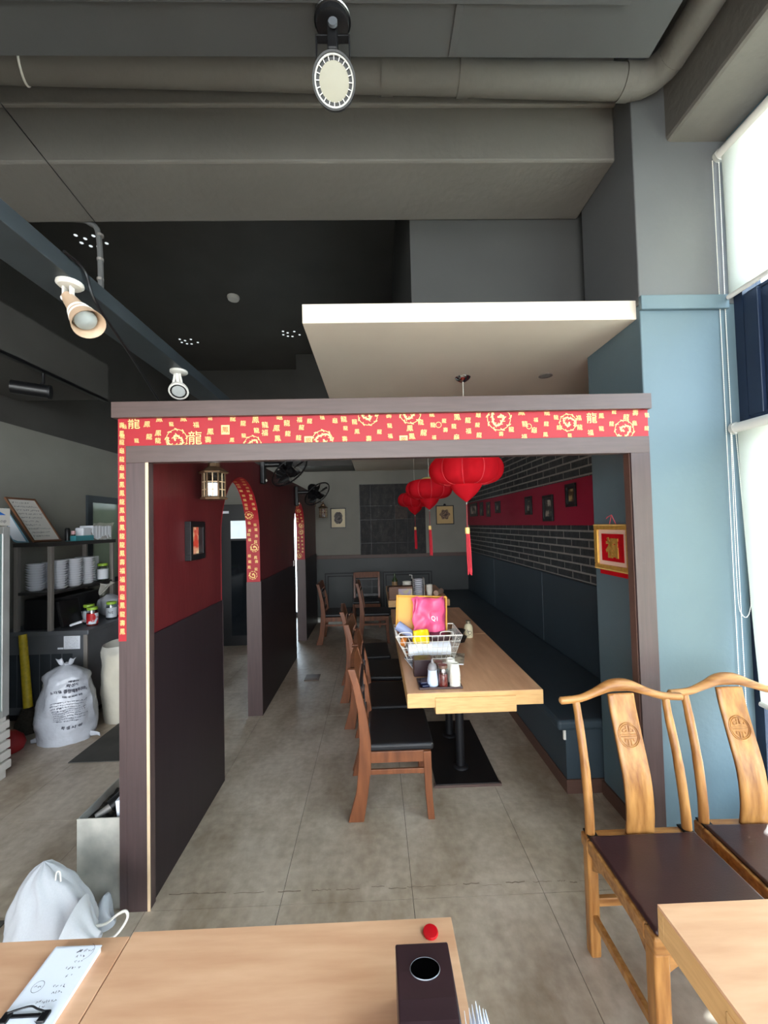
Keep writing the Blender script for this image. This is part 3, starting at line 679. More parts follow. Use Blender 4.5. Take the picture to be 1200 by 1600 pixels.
# dark side chairs
def side_chair(label, loc, rz, group):
    t = thing('side_chair', label, 'chair', loc, rz, group)
    W = 0.215
    st = [(-0.255,0.0),(-0.165,0.0),(-0.140,0.14),(-0.118,0.30),(-0.116,0.44),(-0.136,0.60),(-0.176,0.78),(-0.200,0.865),(-0.243,0.865),(-0.218,0.78),(-0.188,0.62),(-0.182,0.46),(-0.190,0.32),(-0.205,0.17)]
    for s in (-1, 1):
        a, b = (-W-0.018, -W+0.018) if s < 0 else (W-0.018, W+0.018)
        part('rear_leg', MB().prism(st, 1, a, b), M_chairw, t, local=True, bevel=0.004)
        part('front_leg', MB().prism([(0.205,0),(0.243,0),(0.233,0.14),(0.231,0.385),(0.185,0.385),(0.193,0.14)], 1, a, b), M_chairw, t, local=True, bevel=0.003)
        part('apron', MB().box(-0.125, 0.190, a+0.008, b-0.008, 0.325, 0.388), M_chairw, t, local=True, bevel=0.002)
        part('stretcher', MB().box(-0.14, 0.20, a+0.010, b-0.010, 0.258, 0.286), M_chairw, t, local=True, bevel=0.002)
    part('apron', MB().box(0.195, 0.222, -W+0.018, W-0.018, 0.325, 0.388).box(-0.16, -0.135, -W+0.018, W-0.018, 0.325, 0.388), M_chairw, t, local=True, bevel=0.002)
    part('seat', MB().box(-0.135, 0.248, -W-0.012, W+0.012, 0.388, 0.432), M_leather, t, local=True, bevel=0.016, seg=4)
    cr = MB(); rows = [[], [], [], []]
    for k in range(9):
        y = -W+0.018 + (2*W-0.036)*k/8; d = -0.008*math.cos((k-4)/4*PI/2)
        for q, (x, z) in enumerate(((-0.178,0.775),(-0.205,0.868),(-0.228,0.868),(-0.203,0.775))): rows[q].append((x+d, y, z))
    cr.strip(rows+[rows[0]]); part('crest_rail', cr, M_chairw, t, local=True, smooth=True)
    part('back_rail', MB().obox((-0.170,0,0.745), ((1,0,0.2),(0,1,0),(-0.2,0,1)), (0.008,W-0.018,0.009)).obox((-0.155,0,0.475), ((1,0,0.1),(0,1,0),(-0.1,0,1)), (0.008,W-0.018,0.02)), M_leather, t, local=True)
    for y in (-0.09, 0.09): part('back_bar', MB().obox((-0.162,y,0.61), ((1,0,0.08),(0,1,0),(-0.08,0,1)), (0.004,0.005,0.13)), M_leather, t, local=True)
    part('back_bar', MB().obox((-0.162,0,0.61), ((1,0,0.08),(0,1,0),(-0.08,0,1)), (0.004,W-0.018,0.004)), M_leather, t, local=True)
    part('diamond_inlay', MB().obox((-0.162,0,0.61), ((1,0,0.08),(0,1,1),(0,-1,1)), (0.006,0.024,0.024)), M_leather, t, local=True)
    return t
g = 'dark side chairs in the booth'
ch0 = side_chair('chestnut side chair with black seat nearest the portal', (0.065, 2.60, 0), 0.0, g)
for loc, rz, lb in (((0.060,3.088,0),0.01,'chestnut side chair second from the portal, tucked under the near table'),
                    ((-0.03,3.65,0),-0.04,'chestnut side chair third from the portal along the tables'),
                    ((-0.13,4.17,0),0.05,'chestnut side chair fourth from the portal along the tables'),
                    ((-0.62,6.08,0),0.0,'chestnut side chair standing alone by the partition pier'),
                    ((-0.06,6.07,0),0.0,'chestnut side chair pulled up to the far table'),
                    ((-0.165,7.00,0),-PI/2,'chestnut side chair with its back to the far wall')):
    copy_thing(ch0, loc, rz, lb, g)

# lanterns
def lantern(label, loc, s=1.0):
    t = thing('paper_lantern', label, 'lantern', loc, group='red lanterns over the tables')
    N = 10; R = 0.262; n = N*6; H = 0.205; rows = []
    for i in range(17):
        ph = -PI/2+PI*i/16; rr = 0.085+(R-0.085)*max(0,math.cos(ph))**0.62; z = H/2*math.sin(ph)*1.05; row = []
        for k in range(n):
            q = (k % 6)/6; lob = 0.895+0.105*abs(math.sin(PI*q))**0.6
            a = 2*PI*k/n; row.append((rr*lob*math.cos(a), rr*lob*math.sin(a), z))
        rows.append(row+[row[0]])
    part('lantern_body', MB().strip(rows), M_lant, t, local=True, smooth=True, ang=70)
    for k in range(N):
        a = 2*PI*k/N
        part('rib', MB().tube([((0.085+(R-0.085)*max(0,math.cos(p))**0.62)*0.900*math.cos(a), (0.085+(R-0.085)*max(0,math.cos(p))**0.62)*0.900*math.sin(a), H/2*math.sin(p)*1.05) for p in [-PI/2+PI*j/12 for j in range(13)]], 0.0032, 5), mat('lantern_rib', (240,70,84), 0.6), t, local=True, smooth=True)
    rows = []
    for i in range(11):
        v = i/10; rr = 0.112*(1-v**1.7)*(1 if i else 0.93)+0.004; row = []
        for k in range(n//2):
            q = (k % 5)/5; lob = 0.95+0.05*abs(math.sin(PI*q)); a = 2*PI*k/(n//2); row.append((rr*lob*math.cos(a), rr*lob*math.sin(a), -H/2+0.010-0.135*v))
        rows.append(row+[row[0]])
    part('lower_cone', MB().strip(rows), M_lant, t, local=True, smooth=True, ang=70)
    part('cone_bead', MB().lathe([(0,-0.012),(0.006,-0.006),(0.006,0.006),(0,0.012)], (0,0,-0.238), 10), M_steel, t, local=True, smooth=True)
    part('tassel_cord', MB().tube([(0,0,-0.23),(0,0,-0.43)], 0.003, 6), M_redpap, t, local=True)
    part('tassel_band', MB().lathe([(0,-0.022),(0.0165,-0.022),(0.0175,0),(0.0165,0.022),(0,0.022)], (0,0,-0.43), 12), M_gold, t, local=True, smooth=True)
    mb = MB(); rnd = random.Random(5)
    for k in range(26):
        a = rnd.random()*6.28; rr = 0.014*math.sqrt(rnd.random()); L = rnd.uniform(0.27,0.30)
        mb.tube([(rr*math.cos(a),rr*math.sin(a),-0.445),(rr*1.3*math.cos(a)+.002,rr*1.3*math.sin(a),-0.58),(rr*1.25*math.cos(a)+.006,rr*1.2*math.sin(a),-0.445-L)], 0.0036, 5)
    part('tassel_threads', mb, mat('red_silk_thread', (196,32,50), 0.6), t, local=True, smooth=True, kind='stuff')
    part('top_cap', MB().lathe([(0,0.0),(0.088,0.0),(0.09,0.012),(0.06,0.03),(0,0.03)], (0,0,H/2), 20), M_gold, t, local=True, smooth=True)
    part('hanging_cord', MB().tube([(0,0,H/2+0.03),(0,0,2.735-loc[2]-0.02)], 0.0022, 6), M_cup, t, local=True)
    part('ceiling_cap', MB().lathe([(0,-0.032),(0.02,-0.030),(0.046,-0.014),(0.056,0),(0,0)], (0,0,2.735-loc[2]), 20), M_chrome, t, local=True, smooth=True)
    return t
la = lantern('red silk lantern nearest the portal, largest of three', (0.652, 2.83, 2.075))
copy_thing(la, (0.617, 4.50, 2.085), 0.3, 'middle red silk lantern of the three over the tables')
copy_thing(la, (0.61, 6.05, 2.065), 0.6, 'farthest red silk lantern of the three over the tables')

# framed pictures
def picture(name, label, plane, pos, u0, u1, z0, z1, fw, fm, mm, art, mount=0.0, depth=0.018, group=None):
    # plane 'x+': hangs on a wall facing -x ; 'x-': facing +x ; 'y': facing -y
    def B(mb, a, b, c, d, e0, e1):
        if plane == 'x+': mb.box(pos-e1, pos-e0, a, b, c, d)
        elif plane == 'x-': mb.box(pos+e0, pos+e1, a, b, c, d)
        else: mb.box(a, b, pos-e1, pos-e0, c, d)
        return mb
    base = {'x+': (pos,(u0+u1)/2,z0), 'x-': (pos,(u0+u1)/2,z0), 'y': ((u0+u1)/2,pos,z0)}[plane]
    t = thing(name, label, 'picture', base, group=group)
    for a, b, c, d in ((u0,u1,z1-fw,z1),(u0,u1,z0,z0+fw),(u0,u0+fw,z0+fw,z1-fw),(u1-fw,u1,z0+fw,z1-fw)):
        part('frame_bar', B(MB(), a, b, c, d, 0, depth), fm, t, bevel=0.0015)
    part('mount_board', B(MB(), u0+fw, u1-fw, z0+fw, z1-fw, 0.001, 0.005), mm, t)
    if art is not None:
        k = fw+mount; part('print', B(MB(), u0+k, u1-k, z0+k, z1-k, 0.005, 0.0065), art, t)
    return t
A_grey = mat('monochrome_print', (70,66,62), 0.5, col2=(206,196,180), vscale=11, detail=6, contrast=(0.42,0.58))
A_tan  = mat('sepia_print', (96,72,44), 0.5, col2=(220,190,130), vscale=12, detail=6, contrast=(0.4,0.6))
A_red  = mat('red_calligraphy_print', (206,60,40), 0.35, col2=(250,214,170), vscale=16, detail=6, contrast=(0.42,0.6))
rp_ = [(6.90,7.42,1.81,2.045,A_grey,'wide dark framed photo at the far end of the crimson band'),
       (6.53,6.70,1.81,2.035,A_grey,'slim dark framed photo second from the far end of the crimson band'),
       (6.13,6.31,1.785,2.015,A_tan,'slim dark framed photo third from the far end of the crimson band'),
       (5.63,5.85,1.83,1.998,A_grey,'small dark framed photo fourth from the far end of the crimson band'),
       (4.49,4.68,1.775,1.985,A_grey,'black framed photo alone mid way along the crimson band'),
       (3.95,4.185,1.697,1.962,A_grey,'tallest black framed photo on the crimson band'),
       (3.49,3.675,1.822,2.031,A_tan,'black framed sepia picture nearest the portal on the crimson band')]
for a, b, c, d, art, lb in rp_:
    picture('framed_picture', lb, 'x+', XB-0.022, a, b, c, d, 0.028, M_blk, M_blk, art, mount=0.022, group='pictures on the crimson band')
M_ivory = mat('ivory_mount', (226,212,178), 0.6, var=0.05)
M_tan   = mat('tan_mount', (196,164,112), 0.6, var=0.05)
pL = picture('framed_picture', 'ivory framed medallion print on the back wall by the pier', 'y', YB, -0.831, -0.538, 1.657, 2.038, 0.018, M_blk, M_ivory, None)
mb = MB(); fy = lambda u, v: (u, YB-0.0062, v)
mb.prism([(-0.685+0.085*math.cos(2*PI*k/20)*(1 if k % 5 else .86), 1.85+0.12*math.sin(2*PI*k/20)*(1 if k % 5 else .9)) for k in range(20)], 1, YB-0.0065, YB-0.005)
part('print', mb, mat('dark_engraving', (52,48,50), 0.6, col2=(120,112,106), vscale=40, contrast=(0.4,0.6)), pL)
pR = picture('framed_picture', 'tan framed flower roundel print on the back wall by the brick', 'y', YB, 1.168, 1.511, 1.68, 2.041, 0.016, M_blk, M_tan, None)
mb = MB()
mb.prism([(1.34+(0.092+0.012*math.cos(6*2*PI*k/36))*math.cos(2*PI*k/36), 1.87+(0.092+0.012*math.cos(6*2*PI*k/36))*math.sin(2*PI*k/36)) for k in range(36)], 1, YB-0.0065, YB-0.005)
part('print', mb, mat('brown_engraving', (74,54,46), 0.6, col2=(140,112,88), vscale=40, contrast=(0.4,0.6)), pR)
part('hook', MB().lathe([(0,-0.01),(0.03,-0.01),(0.02,0.02),(0,0.03)], (1.34,YB-0.01,2.05), 12), M_blk, pR, smooth=True)
pm = picture('framed_picture', 'black box framed red and cream print on the maroon partition', 'x-', PX1, 2.275, 2.47, 1.525, 1.745, 0.032, M_blk, M_blk, A_red, mount=0.0, depth=0.034)
# relief panel of dark carved tiles on the back wall
rl = thing('relief_panel', 'black carved relief panel in the middle of the back wall', 'wall art', (0.34, YB, 1.13))
part('backing', MB().box(-0.28,0.965,YB-0.02,YB,1.135,2.475), M_blk, rl)
M_relief = mat('carved_black_relief', (22,21,22), 0.6, col2=(52,49,46), vscale=14, stretch=(1,1,0.6), detail=8, bump=1.0, bscale=28, contrast=(0.45,0.75), world_co=True)
xs, zs = [-0.275,-0.07,0.385,0.62,0.96], [1.14,1.36,1.80,2.06,2.47]
for i in range(4):
    for j in range(4):
        if (i,j) in ((0,1),): continue
        part('relief_tile', MB().box(xs[i]+.003, xs[i+1]-.003, YB-0.034-0.006*((i*3+j*5) % 3), YB-0.02, zs[j]+.003, zs[j+1]-.003), mat('worn_brown_relief', (60,48,42), 0.6, var=0.3, vscale=20) if (i,j) == (2,2) else M_relief, rl, bevel=0.003)
part('relief_tile', MB().box(xs[0]+.003, xs[1]-.003, YB-0.036, YB-0.02, zs[1]+.003, zs[2]-.003), M_relief, rl, bevel=0.003)

# gold fortune frame on the column side
gf = thing('fortune_frame', 'gilded frame with gold fortune character on red ground', 'picture', (XC0, 2.305, 1.40))
FX = XC0
def gb(mb, y0, y1, z0, z1, a, b): return mb.box(FX-b, FX-a, y0, y1, z0, z1)
part('back_card', gb(MB(), 2.125, 2.455, 1.372, 1.672, 0.0, 0.006), M_red, gf)
for a, b, c, d in ((2.13,2.485,1.640,1.672),(2.13,2.485,1.40,1.432),(2.13,2.168,1.432,1.640),(2.447,2.485,1.432,1.640)):
    part('frame_bar', gb(MB(), a, b, c, d, 0.006, 0.024), M_goldm, gf, bevel=0.005, seg=3)
mb = MB()
for k in range(28):
    y = 2.138+k*0.0127
    for z in (1.406, 1.666): mb.lathe([(0,-0.003),(0.0035,0),(0,0.003)], (FX-0.024, y, z), 6, (1,0,0))
part('beading', mb, M_gold, gf, kind='stuff')
part('mount_board', gb(MB(), 2.168, 2.447, 1.432, 1.640, 0.006, 0.012), M_pinkm, gf)
part('red_ground', gb(MB(), 2.20, 2.415, 1.456, 1.616, 0.012, 0.0145), M_red, gf)
gm = MB(); put_text(gm, '福', 0, 0, 0.120, lambda u, v: (FX-0.0158, 2.308-u, 1.536+v), w=0.118, bold=0.035)
oc = part('fortune_character', gm, M_goldm, gf, solid=0.006, fix=False)
part('hanging_cord', MB().tube([(FX-0.004,2.345,1.67),(FX-0.006,2.315,1.725),(FX-0.004,2.28,1.67)], 0.0025).tube([(FX-0.006,2.315,1.725),(FX-0.012,2.345,1.715),(FX-0.012,2.36,1.705)], 0.003), mat('pink_cord', (206,90,100), 0.6), gf)

# wall lanterns of antique bronze
def wall_lantern(label, loc, s):
    t = thing('wall_lantern', label, 'lantern', loc, 0.25)
    part('base', MB().lathe([(0.0,-0.012),(0.074,-0.012),(0.078,-0.004),(0.066,0.004),(0,0.004)], (0,0,0), 6), M_brass, t, local=True)
    for k in range(6):
        a = 2*PI*k/6
        part('corner_post', MB().tube([(0.062*math.cos(a),0.062*math.sin(a),0.0),(0.060*math.cos(a),0.060*math.sin(a),0.145)], 0.006, 6), M_brass, t, local=True)
        a2 = a+PI/6; n = Vector((math.cos(a2),math.sin(a2),0)); tt = Vector((-math.sin(a2),math.cos(a2),0)); c = n*0.0535
        p = part('pane', MB().obox(c+Vector((0,0,0.072)), (tt,n,(0,0,1)), (0.026,0.001,0.068)), M_jar, t, local=True)
        part('glazing_bar', MB().obox(c+n*0.003+Vector((0,0,0.072)), (tt,n,(0,0,1)), (0.0022,0.002,0.068)), M_cream, t, local=True)
        for h in (0.045, 0.09): part('glazing_bar', MB().obox(c+n*0.003+Vector((0,0,h)), (tt,n,(0,0,1)), (0.026,0.002,0.0022)), M_cream, t, local=True)
    part('roof', MB().lathe([(0.080,0.142),(0.084,0.150),(0.050,0.172),(0.034,0.182),(0.034,0.205),(0.012,0.222),(0.010,0.25),(0,0.26)], (0,0,0), 6), M_brass, t, local=True)
    part('candle', MB().lathe([(0.022,0.004),(0.022,0.06),(0,0.062)], (0,0,0), 12), M_paper, t, local=True, smooth=True)
    part('wall_arm', MB().tube([(0,0,0.23),(-0.05,0.06,0.25),(-0.115,0.09,0.22)], 0.006, 6), M_brass, t, local=True)
    part('wall_plate', MB().box(-0.125,-0.112,0.05,0.13,0.17,0.26), M_brass, t, local=True, bevel=0.003)
    t.scale = (s,s,s)
    return t
wall_lantern('bronze hexagonal lantern on the maroon wall before the first arch', (-0.945, 2.40, 1.885), 1.0)
wall_lantern('bronze hexagonal lantern on the pier by the back wall', (-0.88, 6.95, 1.86), 1.05)

# wall fans
def wall_fan(label, mount, head, nrm):
    t = thing('wall_fan', label, 'fan', mount, group='black wall fans')
    mx, my, mz = mount
    part('wall_mount', MB().box(PX1+0.001, PX1+0.045, my-0.04, my+0.04, mz-0.13, mz+0.13), M_blk, t, bevel=0.012, seg=3)
    part('arm', MB().tube([(PX1+0.04,my,mz+0.05),(PX1+0.16,my+0.01,mz+0.055),head], [0.026,0.022,0.026], 12), M_blk, t, smooth=True)
    h = Vector(head); n = Vector(nrm).normalized()
    part('motor', MB().lathe([(0,-0.10),(0.045,-0.095),(0.066,-0.06),(0.066,0.0),(0.05,0.025),(0,0.03)], h, 20, n), M_blk, t, smooth=True)
    x, y, z = frame_from(n); R = 0.20; c = h+n*0.075
    cg = part('cage', MB().tube([c+x*(R*math.cos(2*PI*k/36))+y*(R*math.sin(2*PI*k/36)) for k in range(36)], 0.008, 8, closed=True), M_blk, t, smooth=True)
    for k in range(28):
        q = 2*PI*k/28; d = x*math.cos(q)+y*math.sin(q)
        part('cage_wire', MB().tube([c+d*0.045+n*0.055, c+d*0.14+n*0.050, c+d*R, c+d*0.14-n*0.05, c+d*0.05-n*0.05], 0.0016, 4), M_blk, cg)
    for k in range(5):
        q = 2*PI*k/5; d = x*math.cos(q)+y*math.sin(q); w = n.cross(d); b = MB()
        b.strip([[c+d*0.03-w*0.018-n*0.008, c+d*0.03+w*0.018+n*0.008],[c+d*0.10-w*0.05-n*0.015, c+d*0.10+w*0.045+n*0.015],[c+d*0.17-w*0.055-n*0.012, c+d*0.16+w*0.035+n*0.012]])
        part('blade', b, M_iron, t, solid=0.002)
    part('hub', MB().lathe([(0.045,-0.01),(0.045,0.05),(0.03,0.06),(0,0.062)], c, 18, n), M_blk, t, smooth=True)
    part('pull_tag', MB().lathe([(0,-0.016),(0.009,0),(0,0.016)], (PX1+0.06,my-0.03,mz-0.10), 10), M_wplas, t, smooth=True)
wall_fan('black wall fan over the first arch beside the portal lintel', (PX1,3.80,2.24), (-0.86,3.95,2.30), (0.62,-0.25,-0.72))
wall_fan('black wall fan in front of the second arch', (PX1,5.42,2.11), (-0.83,5.62,2.20), (0.62,-0.38,-0.68))
sw = tag(part('light_switch', MB().box(PX1+0.008,PX1+0.016,5.20,5.30,1.20,1.27), M_wplas, bevel=0.002), 'small white switch plate on the partition edge', 'switch')

# ================================================================== THINGS ON THE BOOTH TABLES
TZ = 0.7302
def cup_stack(label, x, y, z, n, r0, r1, h, step, group=None, up=False):
    t = thing('paper_cup_stack', label, 'paper cups', (x,y,z), group=group)
    for k in range(n):
        b = k*step
        pr = [(r0,b),(r1,b+h)] if up else [(r1,b),(r0,b+h)]
        mb = MB(); mb.lathe(pr, (0,0,0), 18, cap=False)
        if up: mb.lathe([(0,b+0.002),(r0,b+0.002)], (0,0,0), 18, cap=False); mb.lathe([(r1,b+h-0.002),(r1+0.002,b+h)], (0,0,0), 18, cap=False)
        else: mb.lathe([(r0,b+h-0.001),(r0-0.003,b+h-0.006),(0,b+h-0.006)], (0,0,0), 18, cap=False)
        part('cup', mb, M_cup, t, local=True, smooth=True, solid=0.0008, ang=50)
    return t
ty = thing('condiment_tray', 'brown plastic tray of condiments on the nearest booth table', 'tray', (0.366,2.46,TZ))
part('tray_floor', MB().box(0.243,0.489,2.385,2.535,TZ,TZ+0.004), mat('tray_brown', (64,46,44), 0.35), ty)
part('tray_rim', MB().box(0.238,0.494,2.380,2.388,TZ,TZ+0.012).box(0.238,0.494,2.532,2.540,TZ,TZ+0.012).box(0.238,0.246,2.388,2.532,TZ,TZ+0.012).box(0.486,0.494,2.388,2.532,TZ,TZ+0.012), MATS['tray_brown'], ty, bevel=0.002)
tag(part('sauce_packets', MB().obox((0.272,2.44,TZ+0.012), ((1,0.2,0),(-0.2,1,0),(0,0,1)), (0.022,0.045,0.008)).obox((0.276,2.45,TZ+0.027), ((1,-0.15,0.1),(0.15,1,0),(-0.1,0,1)), (0.020,0.040,0.006)), mat('navy_sachet', (24,30,58), 0.3), bevel=0.004), 'navy sachets at the left end of the condiment tray', 'sachets')
T4 = TZ+0.0045
pb = thing('pepper_bottle', 'white pepper bottle with grey dome cap on the tray', 'bottle', (0.325,2.435,T4))
part('bottle', MB().lathe([(0,0),(0.030,0),(0.034,0.006),(0.034,0.03),(0.029,0.065),(0.0275,0.085),(0.030,0.095),(0,0.095)], (0.325,2.435,T4), 22), mat('pale_blue_glass', (196,208,226), 0.25, var=0.06), pb, smooth=True)
part('cap', MB().lathe([(0.028,0.095),(0.027,0.11),(0.020,0.126),(0.008,0.134),(0.005,0.155),(0,0.157)], (0.325,2.435,T4), 22), mat('grey_cap', (132,128,130), 0.35), pb, smooth=True)
def jar(label, x, y, z, r, h, body, lid, lab=None, group=None, lidr=1.0, content=None, ch=0.6):
    t = thing('jar', label, 'jar', (x,y,z), group=group)
    part('glass', MB().lathe([(0,0),(r*0.96,0),(r,0.006),(r,h*0.78),(r*0.86,h*0.86),(r*0.86,h*0.88)], (x,y,z), 20), body, t, smooth=True)
    part('lid', MB().lathe([(0,h*0.86),(r*0.93*lidr,h*0.86),(r*0.95*lidr,h*0.98),(r*0.9*lidr,h),(0,h)], (x,y,z), 20), lid, t, smooth=True, ang=50)
    if content: part('contents', MB().lathe([(0,0.003),(r*0.92,0.003),(r*0.92,h*ch),(0,h*ch)], (x,y,z), 16), content, t, smooth=True)
    if lab: part('paper_label', MB().lathe([(r*1.006,h*0.12),(r*1.006,h*0.68)], (x,y,z), 20, cap=False), lab, t, smooth=True)
    return t
M_chili = mat('chili_flakes', (130,34,24), 0.8, var=0.4, vscale=60)
M_brownlid = mat('brown_shaker_lid', (104,76,62), 0.4)
jar('chili shaker jar with brown lid on the condiment tray', 0.386, 2.420, T4, 0.029, 0.125, M_jar, M_brownlid, content=M_chili)
jar('dark shaker jar behind the chili shaker on the tray', 0.372, 2.500, T4, 0.028, 0.118, mat('smoky_glass', (70,52,48), 0.2), M_brownlid)
cup_stack('taller stack of white paper cups at the tray front corner', 0.455, 2.415, T4, 4, 0.024, 0.033, 0.075, 0.020)
cup_stack('stack of white paper cups behind the front stack on the tray', 0.447, 2.495, T4, 4, 0.024, 0.032, 0.075, 0.020)
def tissue_box(label, x0, x1, y0, y1, z0, h, m=None, slot=False):
    t = thing('tissue_box', label, 'tissue box', ((x0+x1)/2,(y0+y1)/2,z0))
    part('box', MB().box(x0,x1,y0,y1,z0,z0+h), m or M_tissue, t, bevel=0.004)
    cx, cy = (x0+x1)/2, (y0+y1)/2
    if slot: part('slot', MB().lathe([(0,h+0.0004),(0.026,h+0.0004),(0.028,h+0.001),(0.026,h+0.0014)], (cx,cy,z0), 20), M_blk, t)
    return t
tissue_box('small espresso tissue box behind the condiment tray', 0.228, 0.348, 2.585, 2.685, TZ, 0.105, slot=True)
# magazines
M_mag = [mat('magazine_bw', (66,68,78), 0.35, col2=(196,200,210), vscale=22, detail=6, contrast=(0.42,0.58)), mat('magazine_blue', (60,150,190), 0.35, col2=(210,206,90), vscale=16, detail=4, contrast=(0.45,0.6)), mat('magazine_beige', (120,104,88), 0.35, col2=(206,194,170), vscale=18, detail=6, contrast=(0.42,0.58)), mat('magazine_grey', (120,132,150), 0.35, col2=(206,210,218), vscale=15, detail=6)]
mg = [(0.40,2.90,0.15,0.11,0.10,3,'grey blue magazine at the bottom of the pile under the basket'),(0.30,2.82,0.09,0.12,0.18,0,'black and white magazine sticking out to the left below the basket'),(0.36,2.85,0.10,0.11,0.05,1,'blue and yellow magazine in the pile under the basket'),(0.48,2.83,0.12,0.11,-0.25,2,'beige magazine at the right of the pile under the basket')]
for k, (x, y, a, b, r, m, lb) in enumerate(mg):
    c, s = math.cos(r), math.sin(r); t = thing('magazine', lb, 'magazine', (x,y,TZ+k*0.009), r)
    part('cover', MB().box(-a,a,-b,b,0.0078,0.0086), M_mag[m], t, local=True)
    part('pages', MB().box(-a+0.001,a-0.001,-b+0.001,b-0.001,0.0,0.0078), M_paper, t, local=True)
# wire basket
BZ = TZ+0.037
bk = thing('wire_basket', 'white wire basket of odds and ends on the booth table', 'basket', (0.36,2.90,BZ))
b0 = [(0.205,2.80),(0.525,2.80),(0.525,3.00),(0.205,3.00)]; b1 = [(0.125,2.74),(0.575,2.74),(0.575,3.06),(0.125,3.06)]
ztop = BZ+0.175
part('top_rim', MB().tube([(x,y,ztop) for x, y in b1], 0.004, 8, closed=True), M_wmetal, bk, smooth=True)
part('bottom_rim', MB().tube([(x,y,BZ+0.003) for x, y in b0], 0.003, 8, closed=True), M_wmetal, bk)
for s in range(4):
    (ax0,ay0),(ax1,ay1),(cx0,cy0),(cx1,cy1) = b0[s], b0[(s+1)%4], b1[s], b1[(s+1)%4]
    n = 11 if s % 2 == 0 else 8
    for k in range(n):
        t_ = k/n; part('wire', MB().tube([(ax0+(ax1-ax0)*t_,ay0+(ay1-ay0)*t_,BZ+0.003),(cx0+(cx1-cx0)*t_,cy0+(cy1-cy0)*t_,ztop)], 0.0016, 5), M_wmetal, bk)
for k in range(1, 4):
    v = k/4; part('wire', MB().tube([(b0[i][0]+(b1[i][0]-b0[i][0])*v, b0[i][1]+(b1[i][1]-b0[i][1])*v, BZ+0.003+0.172*v) for i in range(4)], 0.0018, 5, closed=True), M_wmetal, bk)
for k in range(1, 8):
    x = 0.205+0.32*k/8; part('wire', MB().tube([(x,2.80,BZ+0.002),(x,3.0,BZ+0.002)], 0.0016, 5), M_wmetal, bk)
for x in (0.19, 0.47): part('handle', MB().tube(bez([(x-0.045,2.742,ztop),(x-0.035,2.75,ztop+0.022),(x+0.035,2.75,ztop+0.022),(x+0.045,2.742,ztop)], 5), 0.003, 6), M_wmetal, bk, smooth=True)
M_orange = mat('amber_plastic', (222,158,48), 0.4, var=0.06)
ot = thing('plastic_tray', 'amber plastic tray standing upright in the wire basket', 'tray', (0.34,3.02,BZ+0.12))
axt = ((1,0.03,-0.06),(0,1,-0.25),(0.06,0.25,1))
part('tray_panel', MB().obox((0.335,3.055,BZ+0.265), axt, (0.19,0.003,0.125)), M_orange, ot)
for dx, dz, a, b in ((0,0.122,0.19,0.006),(0,-0.122,0.19,0.006),(-0.186,0,0.006,0.125),(0.186,0,0.006,0.125)):
    part('tray_rim', MB().obox(Vector((0.335,3.040,BZ+0.265))+Vector(axt[0])*dx+Vector(axt[2]).normalized()*dz, axt, (a,0.016,b)), M_orange, ot, bevel=0.004)
def crumple(nx, ny, fn, amp, sc, seed):
    rows = []
    for i in range(ny+1):
        row = []
        for j in range(nx+1):
            p = Vector(fn(j/nx, i/ny)); d = mnoise.noise_vector(p*sc+Vector((seed,seed*2,0)))
            row.append(p+d*amp)
        rows.append(row)
    return rows
pk = thing('pink_bag', 'crumpled pink plastic mailer leaning in the wire basket', 'bag', (0.40,2.95,BZ+0.12))
for yo, sd in ((0.0,3),(0.02,9)):
    part('bag_sheet', MB().strip(crumple(12, 10, lambda u, v: (0.265+0.225*u+0.015*v, 2.945+yo+0.06*v+0.02*math.sin(u*7), BZ+0.135+0.245*v*(1-0.05*u)), 0.030, 13, sd)), mat('pink_film', (226,72,112), 0.35, col2=(236,112,160), vscale=9), pk, smooth=True, solid=0.001)
mk = MB(); put_text(mk, 'Q1', 0.0, 0.0, 0.036, lambda u, v: (0.415+u*0.97, 2.928-0.0005+v*0.25, BZ+0.245+v-u*0.15)); part('lettering', mk, M_paper, pk, fix=False)
gc = thing('tumbler', 'blue grey plastic tumbler lying in the wire basket', 'cup', (0.21,2.93,BZ+0.12))
part('body', MB().lathe([(0.0,0),(0.026,0.0),(0.034,0.10),(0.036,0.145),(0.032,0.145),(0.03,0.10),(0,0.02)], (0.265,2.88,BZ+0.135), 20, (-0.75,0.35,0.45)), mat('blue_grey_plastic', (146,156,190), 0.4), gc, smooth=True, ang=50)
tag(part('yellow_pouch', MB().strip(crumple(6,6,lambda u,v:(0.255+0.10*u,2.80+0.02*v+0.04*math.sin(u*3),BZ+0.105+0.085*v),0.012,20,4)), mat('yellow_film', (240,206,30), 0.35, var=0.08), smooth=True, solid=0.02), 'yellow pouch at the front of the wire basket', 'pouch')
tag(part('film_roll', MB().tube([(0.215,2.86,BZ+0.052),(0.51,2.865,BZ+0.055)], [0.045,0.047], 20), M_paper, smooth=True), 'white plastic wrapped roll at the bottom of the wire basket', 'roll')
tag(part('orange_tape', MB().tube([(0.17,2.84,BZ+0.118),(0.195,2.83,BZ+0.112)], 0.032, 18), mat('orange_tape', (190,110,40), 0.4), smooth=True), 'orange tape roll at the left of the wire basket', 'tape')
tag(part('dark_pouch', MB().obox((0.45,2.90,BZ+0.128), ((1,0,0.05),(0,1,0.1),(-0.05,-0.1,1)), (0.075,0.05,0.022)), M_brownl, bevel=0.012), 'dark brown pouch in the middle of the wire basket', 'pouch')
